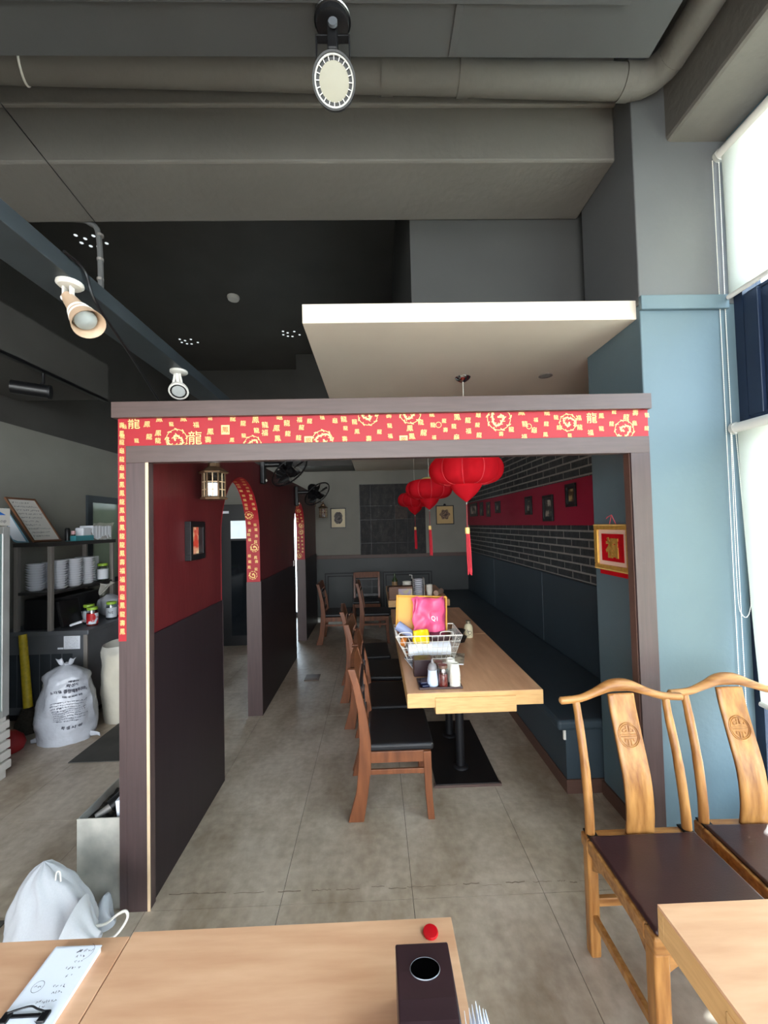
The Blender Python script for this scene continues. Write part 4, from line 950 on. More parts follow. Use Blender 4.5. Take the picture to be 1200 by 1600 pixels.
for k, (x, y, z, r) in enumerate(((0.672,3.32,TZ,0.1),(0.664,3.35,TZ+0.045,-0.1))):
    t = thing('food_container', ('lower','upper')[k]+' black food container stacked beside the wire basket', 'container', (x,y,z), r)
    part('bowl', MB().lathe([(0.045,0),(0.062,0.036),(0.066,0.038),(0.060,0.038),(0.044,0.004),(0,0.004)], (0,0,0), 8), M_blk, t, local=True, bevel=0.003)
    part('lid', MB().lathe([(0,0.038),(0.066,0.038),(0.064,0.043),(0,0.044)], (0,0,0), 8), M_blk, t, local=True)
mk = thing('milk_bottle', 'small cream bottle with printed motif on the booth table', 'bottle', (0.776,3.44,TZ))
part('bottle', MB().lathe([(0,0),(0.034,0),(0.037,0.006),(0.037,0.082),(0.030,0.103),(0.018,0.113),(0.018,0.118),(0,0.118)], (0.776,3.44,TZ), 22), mat('cream_label', (216,206,172), 0.35, var=0.05), mk, smooth=True)
part('cap', MB().lathe([(0.021,0.116),(0.021,0.138),(0.018,0.140),(0,0.140)], (0.776,3.44,TZ), 18), mat('bronze_cap', (150,140,120), 0.35, metal=0.6), mk, smooth=True)
mb = MB(); rnd = random.Random(2)
cyl = lambda u, v: (0.776+0.0374*math.sin(u/0.037), 3.44-0.0374*math.cos(u/0.037), TZ+v)
ring2d(mb, 0.002, 0.045, 0.014, 0.004, cyl); put_text(mb, '木', -0.014, 0.06, 0.03, cyl); scribble(mb, -0.02, 0.018, 0.022, 0.012, cyl, 0.002, rnd)
part('printed_motif', mb, M_ink, mk, kind='stuff', fix=False)

# far table things
tb = tissue_box('wooden tissue box with a printed card on the far table', 0.165, 0.470, 5.22, 5.36, TZ, 0.165, mat('walnut_box', (110,74,52), 0.4, var=0.1))
part('printed_card', MB().box(0.285,0.465,5.212,5.219,TZ+0.02,TZ+0.14), mat('pastel_print', (206,196,150), 0.4, col2=(190,170,190), vscale=16, contrast=(0.4,0.6)), tb)
rk = thing('steel_rack', 'tall stack of steel dishes on the far table', 'rack', (0.565,5.42,TZ))
part('side', MB().box(0.49,0.496,5.34,5.48,TZ,TZ+0.25).box(0.634,0.64,5.34,5.48,TZ,TZ+0.25), M_galv, rk)
for k in range(9): part('dish', MB().lathe([(0.045,0),(0.066,0.018),(0.068,0.02),(0.06,0.018),(0.04,0.003),(0,0.003)], (0.565,5.41,TZ+0.004+k*0.026), 16), M_porc, rk, smooth=True)
cup_stack('stack of white cups at the right of the steel dishes on the far table', 0.715, 5.44, TZ, 4, 0.030, 0.042, 0.085, 0.022, up=True)
cup_stack('wide stack of white cups behind the wooden tissue box', 0.43, 5.62, TZ, 4, 0.052, 0.064, 0.07, 0.035, up=True)
tag(part('paper_roll', MB().tube([(0.80,5.42,TZ+0.038),(0.90,5.60,TZ+0.038)], 0.037, 18), mat('kraft_roll', (190,160,140), 0.6), smooth=True), 'kraft paper roll lying on the far table', 'roll')
ob = thing('sauce_bottle', 'green glass sauce bottle at the back of the far table', 'bottle', (0.275,5.95,TZ+0.05))
part('bottle', MB().lathe([(0,0),(0.040,0),(0.042,0.01),(0.042,0.10),(0.016,0.15),(0.014,0.20),(0,0.20)], (0.275,5.95,TZ+0.05), 18), mat('green_glass', (52,66,40), 0.15), ob, smooth=True)
part('paper_label', MB().lathe([(0.0425,0.03),(0.0425,0.085)], (0.275,5.95,TZ+0.05), 18, cap=False), mat('tan_label', (150,120,84), 0.5), ob, smooth=True)
tag(part('black_tray', MB().box(0.165,0.39,5.85,6.06,TZ,TZ+0.048), M_blk, bevel=0.006), 'black tray under the green sauce bottle', 'tray')
pp = thing('pump_bottle', 'dark pump bottle behind the steel dishes', 'bottle', (0.53,5.95,TZ))
part('bottle', MB().lathe([(0,0),(0.038,0),(0.04,0.12),(0.015,0.15),(0.012,0.17),(0,0.17)], (0.53,5.95,TZ), 16), M_blk, pp, smooth=True)
part('pump', MB().tube([(0.53,5.95,TZ+0.17),(0.53,5.95,TZ+0.22),(0.49,5.94,TZ+0.225)], 0.007), M_wplas, pp, smooth=True)

# ================================================================== NEAR THE VIEWER
def near_table(label, x0, x1, ya, yb, top):
    t = thing('restaurant_table', label, 'table', ((x0+x1)/2, yb, 0), group='maple tables near the viewer')
    part('table_top', MB().box(x0+0.0004,x1-0.0004,ya+0.0004,yb-0.0004,0.722,0.730), top, t, bevel=0.0006)
    part('edge_band', MB().box(x0,x1,yb-0.02,yb,0.648,0.7215).box(x0,x1,ya,ya+0.02,0.648,0.7215).box(x0,x0+0.02,ya+0.02,yb-0.02,0.648,0.7215).box(x1-0.02,x1,ya+0.02,yb-0.02,0.648,0.7215), M_maple_e, t, bevel=0.001)
    for y in (ya+0.25, yb-0.25): part('pedestal', MB().tube([((x0+x1)/2,y,0.018),((x0+x1)/2,y,0.648)], 0.03, 16), M_iron, t, smooth=True)
    part('base_plate', MB().box((x0+x1)/2-0.2,(x0+x1)/2+0.2,ya+0.12,yb-0.12,0.0,0.018), M_worn, t, bevel=0.002)
    return t
near_table('maple table in front with the espresso tissue box', -0.606, 0.166, -0.18, 1.022, M_maple)
near_table('maple table at the front left with the order pad', -1.38, -0.6085, -0.18, 1.012, M_maple)
rt = near_table('maple table at the front right beside the yoke back chairs', 0.688, 1.46, -0.17, 1.030, M_maple)
part('drawer', MB().box(0.6855,1.0,0.05,0.83,0.612,0.703), M_maple_e, rt, bevel=0.0015)
# order pad
op = thing('order_pad', 'pad of white order slips under a black clip', 'clipboard', (-0.705,0.885,0.7302))
part('slip_stack', MB().box(-0.758,-0.655,0.792,0.978,0.7302,0.7455), M_paper, op)
for k in range(4):
    r = -0.012+0.011*k; c, s = math.cos(r), math.sin(r); cx, cy, z = -0.7055+0.0025*k, 0.885-0.002*k, 0.7462+0.0011*k
    part('slip', MB().obox((cx,cy,z), ((c,s,0),(-s,c,0),(0,0,1)), (0.0515,0.093,0.0004)), M_paper, op)
ins = MB(); rnd = random.Random(21); fz = lambda u, v: (-0.70+u, 0.885+v, 0.7503)
for k, (u0, u1, v) in enumerate(((0.005,0.035,0.078),(0.008,0.028,0.066),(0.012,0.026,0.056),(0.004,0.034,0.042),(0.014,0.028,0.026),(0.004,0.030,0.008),(0.010,0.030,-0.004),(-0.008,0.032,-0.020),(0.004,0.012,-0.030),(0.010,0.030,-0.040),(0.016,0.024,-0.056),(-0.03,0.008,-0.060))):
    scribble(ins, u0, u1, v, 0.0065, fz, 0.0009, rnd)
ring2d(ins, -0.028, 0.008, 0.011, 0.0007, fz); scribble(ins, -0.036, -0.021, 0.008, 0.006, fz, 0.0008, rnd)
ring2d(ins, 0.022, 0.075, 0.018, 0.0006, fz, a0=-1.2, a1=1.3); ins.ribbon([(0.004,0.074),(0.014,0.080)], 0.0022, fz)
part('handwriting', ins, M_ink, op, kind='stuff', fix=False)
cl = part('clip_bar', MB().box(-0.752,-0.664,0.838,0.843,0.7505,0.7535), M_blk, op)
for x in (-0.752,-0.678): part('clip_jaw', MB().box(x,x+0.016,0.826,0.846,0.7505,0.757), M_blk, op, bevel=0.002)
part('clip_wire', MB().tube(bez([(-0.744,0.842,0.757),(-0.73,0.846,0.758),(-0.708,0.852,0.757),(-0.69,0.846,0.758),(-0.672,0.842,0.757)], 6), 0.0016), M_iron, op)
# espresso tissue box with curved top
tbx = thing('tissue_box', 'large espresso tissue box with a round hole on the front table', 'tissue box', (0.078,0.79,0.7302))
x0, x1, z0 = 0.022, 0.130, 0.7302
prof = [(0.855,0),(0.855,0.110),(0.80,0.113),(0.755,0.1125),(0.725,0.109),(0.712,0.104),(0.708,0.0995),(0.690,0.0985),(0.66,0.097),(0.655,0)]
part('box', MB().prism([(y, z0+h) for y, h in prof], 0, x0, x1), M_tissue, tbx, bevel=0.003)
def oval(prof, n=40): 
    q = MB().lathe([(r, h) for r, h in prof], (0,0,0), n, cap=False); q.v = [(0.077+x, 0.803+y*0.70, z0+z) for x, y, z in q.v]; return q
part('hole', oval([(0.0,0.1136),(0.0285,0.1136)]), mat('hole_shade_black', (3,3,3), 1.0, spec=0.0), tbx)  # flat black oval, painted as the dark inside of the opening
part('hole_rim', oval([(0.0280,0.1132),(0.0284,0.1148),(0.0293,0.1130)]), M_steeld, tbx, smooth=True)
cpr = thing('bottle_cap', 'red bottle cap near the corner of the front table', 'bottle cap', (0.110,0.985,0.7302))
part('cap', MB().lathe([(0,0.0062),(0.012,0.0064),(0.0168,0.0056),(0.0178,0.003),(0.0174,0)], (0.110,0.985,0.7302), 26), M_red, cpr, smooth=True)
part('cap_skirt', MB().lathe([(0.0176,0.0),(0.0182,0.002),(0.0176,0.004)], (0.110,0.985,0.7302), 26, cap=False), M_red, cpr, smooth=True)
nk = thing('napkin_holder', 'bundle of white napkins standing beside the espresso tissue box', 'napkins', (0.150,0.668,0.7302))
part('holder', MB().box(0.134,0.162,0.65,0.69,0.7302,0.80), M_blk, nk, bevel=0.003)
for k in range(7):
    x = 0.136+0.004*k; part('napkin', MB().strip(crumple(3,5,lambda u,v:(x+0.004*v*(k-3)*0.5,0.652+0.036*u,0.765+(0.145-0.005*abs(k-3))*v),0.003,30,k)), M_paper, nk, solid=0.0008)
# yoke-back chairs
def yoke_chair(label, loc, rz, group):
    t = thing('yoke_back_chair', label, 'chair', loc, rz, group)
    W = 0.222; D = 0.215
    # seat frame
    part('seat_frame', MB().box(-W,W,-D,-D+0.05,0.405,0.455).box(-W,W,D-0.05,D,0.405,0.455).box(-W,-W+0.05,-D+0.05,D-0.05,0.405,0.455).box(W-0.05,W,-D+0.05,D-0.05,0.405,0.455), M_elmh, t, local=True, bevel=0.006, seg=3)
    part('seat_pad', MB().box(-W+0.012,W-0.012,-D+0.010,D-0.045,0.450,0.468), M_brownl, t, local=True, bevel=0.010, seg=4)
    for s in (-1,1):
        part('seat_strap', MB().box(s*(W-0.03)-0.02, s*(W-0.03)+0.02, D-0.062, D+0.002, 0.4545, 0.462), M_blk, t, local=True, bevel=0.002)
        x = s*(W-0.024)
        o = part('leg', MB().prism([(-0.024,-0.024),(0.024,-0.024),(0.024,0.024),(-0.024,0.024)], 2, 0.0, 0.41), M_elm, t, local=True, bevel=0.008, seg=3)
        o.location = (x, -D+0.026, 0)
        o2 = part('leg', MB().prism([(-0.021,-0.021),(0.021,-0.021),(0.021,0.021),(-0.021,0.021)], 2, 0.0, 0.41), M_elm, t, local=True, bevel=0.009, seg=3); o2.location = (x, D-0.026, 0)
        part('back_post', MB().tube(bez([(s*(W-0.026),D-0.024,0.44),(s*(W-0.028),D-0.020,0.55),(s*(W-0.030),D+0.005,0.72),(s*(W-0.032),D+0.045,0.88),(s*(W-0.030),D+0.060,0.945)], 6), [0.0185]*6+[0.018]*6+[0.0165]*6+[0.015]*7, 12), M_elm, t, local=True, smooth=True)
        part('stretcher', MB().box(x-0.010,x+0.010,-D+0.04,D-0.04,0.135,0.165), M_elm, t, local=True, bevel=0.003)
        part('apron', MB().prism([(-D+0.05,0.407),(-D+0.05,0.335),(-D+0.075,0.350),(-D+0.115,0.378),(0,0.384),(D-0.115,0.378),(D-0.075,0.350),(D-0.05,0.335),(D-0.05,0.407)], 0, x-0.008, x+0.008), M_elmh, t, local=True, bevel=0.002)
    for y, z in ((D-0.026,0.185),(-D+0.026,0.10)):
        part('stretcher', MB().box(-W+0.04,W-0.04,y-0.010,y+0.010,z,z+0.032), M_elmh, t, local=True, bevel=0.003)
    part('apron', MB().prism([(-W+0.05,0.407),(-W+0.05,0.335),(-W+0.115,0.378),(0,0.384),(W-0.115,0.378),(W-0.05,0.335),(W-0.05,0.407)], 1, -D+0.018, -D+0.034), M_elmh, t, local=True, bevel=0.002)
    # splat
    sp = bez([(0,D-0.030,0.45),(0,D-0.040,0.54),(0,D-0.030,0.66),(0,D+0.010,0.79),(0,D+0.045,0.90),(0,D+0.060,0.965)], 6)
    rows = []
    for p in sp:
        w = 0.054
        rows.append([(-w,p.y,p.z),(-w*0.5,p.y+0.003,p.z),(0,p.y+0.004,p.z),(w*0.5,p.y+0.003,p.z),(w,p.y,p.z)])
    sl = part('back_splat', MB().strip(rows), M_elm, t, local=True, smooth=True, solid=0.013)
    def at(u, v):        # point just in front of the splat at height 0.82+v
        z = 0.815+v; k = min(range(len(sp)-1), key=lambda i: abs(sp[i].z-z)); a, b = (sp[k], sp[k+1]) if sp[k].z <= z or k == 0 else (sp[k-1], sp[k])
        q = (z-a.z)/(b.z-a.z); return Vector((u, a.y+(b.y-a.y)*q-0.0062, z))
    cm = MB()
    for rr, w in ((0.043,0.0026),(0.037,0.0018)): cm.tube([at(rr*math.cos(2*PI*k/32), rr*math.sin(2*PI*k/32)) for k in range(32)], w, 6, closed=True)
    for seg_ in (((-0.034,0.003),(0.034,0.003)),((-0.034,-0.004),(0.034,-0.004)),((-0.020,0.012),(0.020,0.012)),((-0.006,0.012),(-0.006,0.033)),((0.006,0.012),(0.006,0.033)),((-0.016,0.022),(-0.006,0.022)),((0.006,0.022),(0.016,0.022)),
                 ((-0.020,-0.013),(0.020,-0.013)),((-0.006,-0.013),(-0.006,-0.034)),((0.006,-0.013),(0.006,-0.034)),((-0.018,-0.022),(-0.018,-0.013)),((0.018,-0.022),(0.018,-0.013)),((-0.022,0.021),(-0.022,0.012)),((0.022,0.021),(0.022,0.012))):
        cm.tube([at(*seg_[0]), at(*seg_[1])], 0.0017, 6)
    part('carved_roundel', cm, M_elm, sl, local=True, smooth=True, kind='stuff', label='carved longevity roundel')
    cr = bez([(-0.262,D+0.058,0.944),(-0.235,D+0.056,0.946),(-0.17,D+0.058,0.952),(-0.10,D+0.064,0.974),(-0.045,D+0.070,0.993),(0,D+0.071,0.997),(0.045,D+0.070,0.993),(0.10,D+0.064,0.974),(0.17,D+0.058,0.952),(0.235,D+0.056,0.946),(0.262,D+0.058,0.944)], 4)
    rad = [0.015+0.011*math.exp(-(p.x/0.085)**2) for p in cr]; rad[0] = 0.009; rad[-1] = 0.009
    part('crest_rail', MB().tube(cr, rad, 14), M_elmh, t, local=True, smooth=True, ang=60)
    return t
g = 'yoke back chairs by the window'
yc = yoke_chair('honey elm yoke back chair with dark leather seat, left of the pair', (1.020, 1.428, 0), 0.0, g)
copy_thing(yc, (1.502, 1.455, 0), -0.03, 'honey elm yoke back chair nearest the window blind', g)

# ================================================================== LEFT SIDE
# white drawstring cloth bag on the floor
def blob(c, R, H, n=28, m=16, fn=None, amp=0.02, sc=6, seed=0, power=0.8):
    rows = []
    for i in range(m+1):
        v = i/m; row = []
        for k in range(n+1):
            a = 2*PI*(k % n)/n; r, z = fn(v, a)
            p = Vector((c[0]+R[0]*r*math.cos(a), c[1]+R[1]*r*math.sin(a), c[2]+H*z))
            d = mnoise.noise_vector(Vector((p.x*sc+seed, p.y*sc, p.z*sc)))*amp*min(1, 4*v+0.15)
            row.append(p+Vector((d.x,d.y,d.z*0.6)))
        rows.append(row)
    return rows
tb_ = thing('drawstring_bag', 'white cloth drawstring bag on the floor behind the front tables', 'bag', (-1.32,1.66,0))
rows = []
for i in range(25):
    v = i/24; row = []
    for k in range(49):
        a = 2*PI*(k % 48)/48; ca, sa = math.cos(a), math.sin(a)
        r = (1-v**2.6)**0.62
        x = -1.300-0.045*v+(0.145*r)*ca; y = 1.66+0.02*v+0.11*r*sa; z = 0.392*v
        # shoulder that runs down into the gathered neck on the right
        sh_ = max(0, ca)**2*max(0, 1-abs(v-0.42)/0.42)
        x += 0.055*sh_
        p = Vector((x,y,z)); d = mnoise.noise_vector(p*8)*0.020 + mnoise.noise_vector(p*22)*0.007
        fold = (0.012*math.sin(a*7+v*5)+0.006*math.sin(a*13-v*9))*(1-v*0.7)
        row.append(p+Vector((d.x+fold*ca,d.y+fold*sa,d.z*0.4)))
    rows.append(row)
part('cloth_body', MB().strip(rows), M_tote, tb_, smooth=True, ang=80)
nk_ = []
for i in range(10):
    v = i/9; c = Vector((-1.185+0.105*v, 1.60-0.015*v, 0.185-0.035*v)); row = []
    for k in range(37):
        a = 2*PI*(k % 36)/36; rr = (0.095*(1-v)**1.3+0.030+0.012*max(0,v-0.7)*3)*(1+0.20*math.sin(a*6)*v)
        row.append(c+Vector((0.30*rr*math.sin(a), rr*math.cos(a)*0.7, rr*math.sin(a))))
    nk_.append(row)
part('gathered_neck', MB().strip(nk_), M_tote, tb_, smooth=True, ang=80)
part('cord_loop', MB().tube(bez([(-1.13,1.64,0.17),(-1.09,1.655,0.165),(-1.045,1.66,0.195),(-1.015,1.66,0.205),(-1.008,1.66,0.18),(-1.035,1.66,0.135),(-1.07,1.66,0.105),(-1.12,1.65,0.11)], 6), 0.005, 6), M_wplas, tb_, smooth=True)
part('hang_tab', MB().tube(bez([(-1.282,1.655,0.340),(-1.274,1.65,0.372),(-1.262,1.65,0.374),(-1.262,1.655,0.335)], 5), 0.003, 6), M_wplas, tb_, smooth=True)
part('glass_charm', MB().lathe([(0,-0.01),(0.008,0),(0,0.01)], (-1.125,1.55,0.05), 8), M_chrome, tb_)
# galvanised bin and what is in it
bi = thing('sheet_bin', 'weathered galvanised sheet bin behind the portal post', 'bin', (-1.282,2.05,0))
bx0, bx1, by0, by1, bz = -1.378, -1.187, 1.90, 2.20, 0.402
part('front_panel', MB().box(bx0,bx1,by0,by0+0.004,0,bz), M_galv, bi)
part('rear_panel', MB().box(bx0,bx1,by1-0.004,by1,0,bz), M_galv, bi)
part('side_panel', MB().box(bx0,bx0+0.004,by0+0.004,by1-0.004,0,bz), M_galv, bi); part('side_panel', MB().box(bx1-0.004,bx1,by0+0.004,by1-0.004,0,bz), M_galv, bi)
part('bin_floor', MB().box(bx0+0.004,bx1-0.004,by0+0.004,by1-0.004,0,0.004), M_galv, bi)
bt = thing('spray_bottle', 'dark bottle with silver neck lying in the sheet bin', 'bottle', (-1.27,2.02,0.33))
part('body', MB().tube([(-1.285,1.99,0.392),(-1.215,2.06,0.44)], [0.030,0.032], 16), M_blk, bt, smooth=True)
part('neck', MB().tube([(-1.33,1.95,0.375),(-1.285,1.99,0.392)], [0.012,0.018], 12), M_steel, bt, smooth=True)
tag(part('film_wad', MB().strip(blob((-1.215,2.06,0.40),(0.03,0.05),0.11,18,8,lambda v,a:(math.cos(v*PI/2)**0.6,v),0.03,22,5)), M_film2, smooth=True), 'wad of clear film at the back of the sheet bin', 'plastic film')
tag(part('bin_scraps', MB().strip(crumple(8,8,lambda u,v:(bx0+0.008+u*(bx1-bx0-0.016),by0+0.01+v*0.275,0.36),0.03,14,2)), mat('dark_scraps', (30,28,28), 0.7, col2=(120,110,96), vscale=30, contrast=(0.5,0.7)), smooth=True, kind='stuff'), 'dark scraps filling the sheet bin', 'scraps')
tag(part('white_carton', MB().obox((-1.210,1.965,0.40), ((1,0.1,0.1),(-0.1,1,0),(-0.1,0,1)), (0.016,0.03,0.055)), M_paper, bevel=0.002), 'small white carton standing in the sheet bin', 'carton')
tag(part('plastic_wad', MB().strip(blob((-1.215,1.83,0),(0.05,0.04),0.12,18,9,lambda v,a:(math.cos(v*PI/2)**0.5,v),0.022,18,9)), M_film, smooth=True), 'crumpled white plastic at the foot of the sheet bin', 'plastic bag')
# printed municipal refuse bag
BG = (-2.60, 3.47, 0.0)
def bagr(v, a):
    if v < 0.80: r = 1.0+0.10*math.sin(v*5.0)-0.22*max(0,v-0.45)
    else: r = (1.0-0.077-0.08)*(1-((v-0.80)/0.20)**2.2)+0.03
    return r, v
def bag_pt(v, a, off=0.0):
    r, z = bagr(v, a); H = 0.60
    p = Vector((BG[0]+(0.205*r+off)*math.cos(a), BG[1]+(0.16*r+off)*math.sin(a), H*z))
    d = mnoise.noise_vector(Vector((p.x*7+1, p.y*7, p.z*7)))*0.026*min(1, 4*v+0.1)+mnoise.noise_vector(p*19)*0.015; p2 = p+Vector((d.x,d.y,d.z*0.5))
    if off: p2 += Vector((math.cos(a),math.sin(a),0))*off
    return p2
rb = thing('refuse_bag', 'tied white printed refuse bag in front of the steel counter', 'trash bag', BG)
part('bag_body', MB().strip([[bag_pt(i/22, 2*PI*(k % 44)/44) for k in range(45)] for i in range(23)]), M_film, rb, smooth=True, ang=80)
for dx, s in ((-0.03,1),(0.03,-1)):
    part('tied_ear', MB().strip(crumple(4,4,lambda u,v:(BG[0]-0.005+dx*(1+v)*1.0+0.03*(u-0.5),BG[1]-0.01+0.02*u,0.585+0.055*v+0.02*abs(u-.5)),0.008,30,dx*90)), M_film, rb, smooth=True, solid=0.003)
part('knot', MB().lathe([(0.03,-0.02),(0.016,0.0),(0.024,0.02),(0,0.03)], (BG[0],BG[1],0.59), 12), M_film, rb, smooth=True)
part('bag_corner', MB().strip(crumple(5,4,lambda u,v:(BG[0]+0.17+0.13*u,BG[1]-0.02-0.02*u,0.02+0.055*v*(1-u*0.5)),0.008,18,3)), M_film, rb, smooth=True, solid=0.004)
part('bag_corner', MB().strip(crumple(5,4,lambda u,v:(BG[0]-0.16-0.05*u,BG[1]-0.10,0.012+0.05*v*(1-u*0.5)),0.008,18,6)), M_film, rb, smooth=True, solid=0.004)
fb = lambda u, v: tuple(bag_pt(v/0.60, -PI/2+0.62+u/0.205, 0.0035))
mb = MB()
for body, u, v, h, w in (('배출요령',0.03,0.490,0.018,0.11),('화성시',0.02,0.458,0.026,0.10),('소각용 종량제봉투(50ℓ)',0.01,0.418,0.030,0.27),('더운 곳 피해 보관',0.02,0.378,0.017,0.14),('화 성 시 장',0.02,0.15,0.022,0.12)):
    put_text(mb, body, u, v, h, fb, w=w, bold=0.025)
rnd = random.Random(8)
for k in range(9):
    scribble(mb, -0.115, 0.125-0.03*(k % 3), 0.338-k*0.0175, 0.0095, fb, 0.0030, rnd)
part('printed_text', mb, M_ink, rb, kind='stuff', fix=False)
# cream sack in clear film
cs = thing('cream_sack', 'cream sack wrapped in clear film beside the refuse bag', 'bag', (-2.325,3.80,0))
fs = lambda v, a: ((0.90+0.16*math.sin(v*PI*0.85)+0.05*math.sin(2*a+1))*(1 if v < 0.97 else 0.95), v)
part('sack', MB().strip(blob((-2.325,3.80,0.0),(0.15,0.14),0.60,30,16,fs,0.03,6,4)).lathe([(0,0.0),(0.14,0.0)], (-2.325,3.80,0.597), 24, cap=False), mat('cream_cloth', (196,186,160), 0.7, var=0.06), cs, smooth=True)
part('film_wrap', MB().strip(blob((-2.325,3.80,0.0),(0.172,0.162),0.68,30,16,fs,0.03,6,4)), M_film2, cs, smooth=True)
# steel counter with refrigerated front
ct = thing('steel_counter', 'dark steel refrigerated counter under the plate shelf', 'counter', (-3.02,4.4,0))
part('body', MB().box(-3.40,-2.64,3.77,5.45,0.06,0.77), M_steeld, ct, bevel=0.004)
part('counter_top', MB().box(-3.42,-2.615,3.745,5.47,0.77,0.81), M_steeld, ct, bevel=0.004)
part('plinth', MB().box(-3.36,-2.68,3.80,5.4,0.0,0.06), M_blk, ct)
for k in range(6): part('front_slat', MB().box(-3.36+k*0.10,-3.27+k*0.10,3.764,3.77,0.13,0.60), mat('slate_grille', (64,70,76), 0.45, metal=0.4), ct, bevel=0.002)
part('corner_trim', MB().box(-2.668,-2.634,3.757,3.77,0.06,0.77), M_steel, ct, bevel=0.002)
part('warning_label', MB().box(-2.85,-2.705,3.7675,3.7695,0.64,0.757), M_paper, ct)
mb = MB(); rnd = random.Random(4)
for k in range(8): scribble(mb, -2.838, -2.725, 0.742-k*0.013, 0.005, lambda u, v: (u,3.7670,v), 0.0012, rnd)
part('label_print', mb, M_ink, ct, kind='stuff', fix=False)
part('small_label', MB().box(-2.905,-2.855,3.7675,3.7695,0.64,0.655), M_paper, ct)
# steel shelf
CT = 0.8105
ss = thing('steel_shelf', 'two tier steel shelf standing on the counter', 'shelf', (-3.105,4.19,CT))
for x in (-3.262,-2.962):
    for y in (3.762,4.62): part('leg', MB().box(x-0.018,x+0.018,y-0.018,y+0.018,CT,1.585), M_steel, ss, bevel=0.003)
part('top_shelf', MB().box(-3.285,-2.935,3.74,4.645,1.575,1.612), mat('dark_steel_shelf', (70,68,66), 0.4, metal=0.6), ss, bevel=0.003)
part('lower_shelf', MB().box(-3.27,-2.95,3.75,4.635,1.135,1.162), mat('dark_steel_shelf', (70,68,66)), ss, bevel=0.003)
# plates
def plate_mesh():
    return MB().lathe([(0.0,0.004),(0.038,0.004),(0.040,0.0),(0.044,0.0),(0.062,0.014),(0.074,0.026),(0.076,0.0275),(0.072,0.0265),(0.058,0.016),(0.040,0.008),(0,0.008)], (0,0,0), 20)
pl0 = None
ORD = ['bottom','second','third','fourth','fifth','sixth','seventh','eighth','ninth','tenth','eleventh','twelfth']
for si, (x, y, n, z, lb) in enumerate(((-3.165,3.845,11,1.1625,'the stack at the shelf near left'),(-3.035,3.95,12,1.1625,'the stack behind the near leg'),(-3.02,4.13,12,1.1625,'the middle front stack'),
                          (-3.02,4.305,12,1.1625,'the stack beside the green lidded jar'),(-3.17,4.03,11,1.1625,'the stack at the back'))):
    for k in range(n):
        if pl0 is None: o = part('bowl', plate_mesh(), M_porc, smooth=True, local=True); pl0 = o
        else: o = bpy.data.objects.new('bowl', pl0.data); COL.objects.link(o)
        o.location = (x+random.uniform(-.003,.003), y+random.uniform(-.003,.003), z+k*0.0225); tag(o, 'white bowl, '+(ORD[k]+' from the bottom, in '+lb if k < n-1 and k > 0 else ('bottom of ' if k == 0 else 'topmost of ')+lb), 'bowl', 'bowls stacked on the steel shelf')
tissue_box('white carton of napkins on the lower steel shelf', -3.22, -3.06, 4.40, 4.55, 1.1625, 0.27, M_paper)
jar('tall glass jar with green lid on the lower steel shelf', -2.985, 4.50, 1.1625, 0.052, 0.19, M_jar, M_green, M_paper)
# jars on the counter top
jar('red labelled glass jar with green lid at the counter edge', -2.705, 3.93, CT, 0.047, 0.175, M_jar, M_green, mat('red_white_label', (186,30,36), 0.4, col2=(208,220,232), vscale=10, contrast=(0.5,0.55)), content=M_chili)
jar('glass jar with green lid behind the red labelled jar', -2.80, 4.02, CT, 0.048, 0.185, M_jar, M_green, mat('grey_label', (190,198,206), 0.4))
jar('glass jar with green lid and printed name on the counter', -2.70, 4.20, CT, 0.047, 0.175, M_jar, M_green, mat('grey_label', (190,198,206), 0.4))
jar('slim glass jar with teal lid on the counter', -2.66, 4.31, CT, 0.040, 0.18, M_jar, M_tealpl, M_paper)
mb = MB(); put_text(mb, 'hit', 0, 0, 0.032, lambda u, v: (-2.70+0.0475*math.sin(0.4+u/0.047), 4.20-0.0475*math.cos(0.4+u/0.047), CT+0.075+v))
part('label_word', mb, M_ink, [o for o in COL.objects if o.get('label','').startswith('glass jar with green lid and printed')][0], kind='stuff', fix=False)
tg = thing('tied_bag', 'tied translucent bag of food on the counter under the shelf', 'bag', (-2.83,4.30,CT))
part('bag_body', MB().strip(blob((-2.83,4.36,CT+0.02),(0.10,0.10),0.20,30,14,lambda v,a:((0.62+0.45*math.sin(PI*v*0.8)+0.06*math.sin(3*a+v*4))*(1 if v < 0.8 else 1-(v-0.8)*3.4),v),0.05,8,3)), M_film, tg, smooth=True, ang=80)
part('bag_top', MB().strip(crumple(8,6,lambda u,v:(-2.85-0.03+0.06*u+0.13*v*u,4.28+0.04*math.sin(u*5),CT+0.235+0.10*v+0.04*u*v),0.03,14,5)), M_film2, tg, smooth=True)
tag(part('cardboard_flap', MB().obox((-2.79,3.85,CT+0.045), ((1,0.3,0.3),(-0.3,1,0),(-0.3,0,1)), (0.05,0.035,0.010)), M_paper, bevel=0.004), 'white folded carton beside the glass jars', 'carton')
tag(part('paper_pack', MB().obox((-2.915,4.10,CT+0.05), ((1,-0.2,0.0),(0.2,1,0),(0,0,1)), (0.045,0.05,0.048)), M_paper, bevel=0.01), 'white paper pack behind the glass jars', 'pack')
tag(part('black_appliance', MB().prism([(-3.235,CT),(-2.98,CT),(-2.98,1.09),(-3.235,1.09)], 1, 3.80, 4.45), M_blk, bevel=0.012), 'black box appliance under the lower steel shelf', 'appliance')
tag(part('black_folder', MB().obox((-2.895,3.90,CT+0.137), ((0.1,1,0),(1,-0.1,0.25),(-0.25,0.05,1)), (0.11,0.016,0.12)), M_blk, bevel=0.006), 'black slanted case leaning beside the black appliance', 'case')
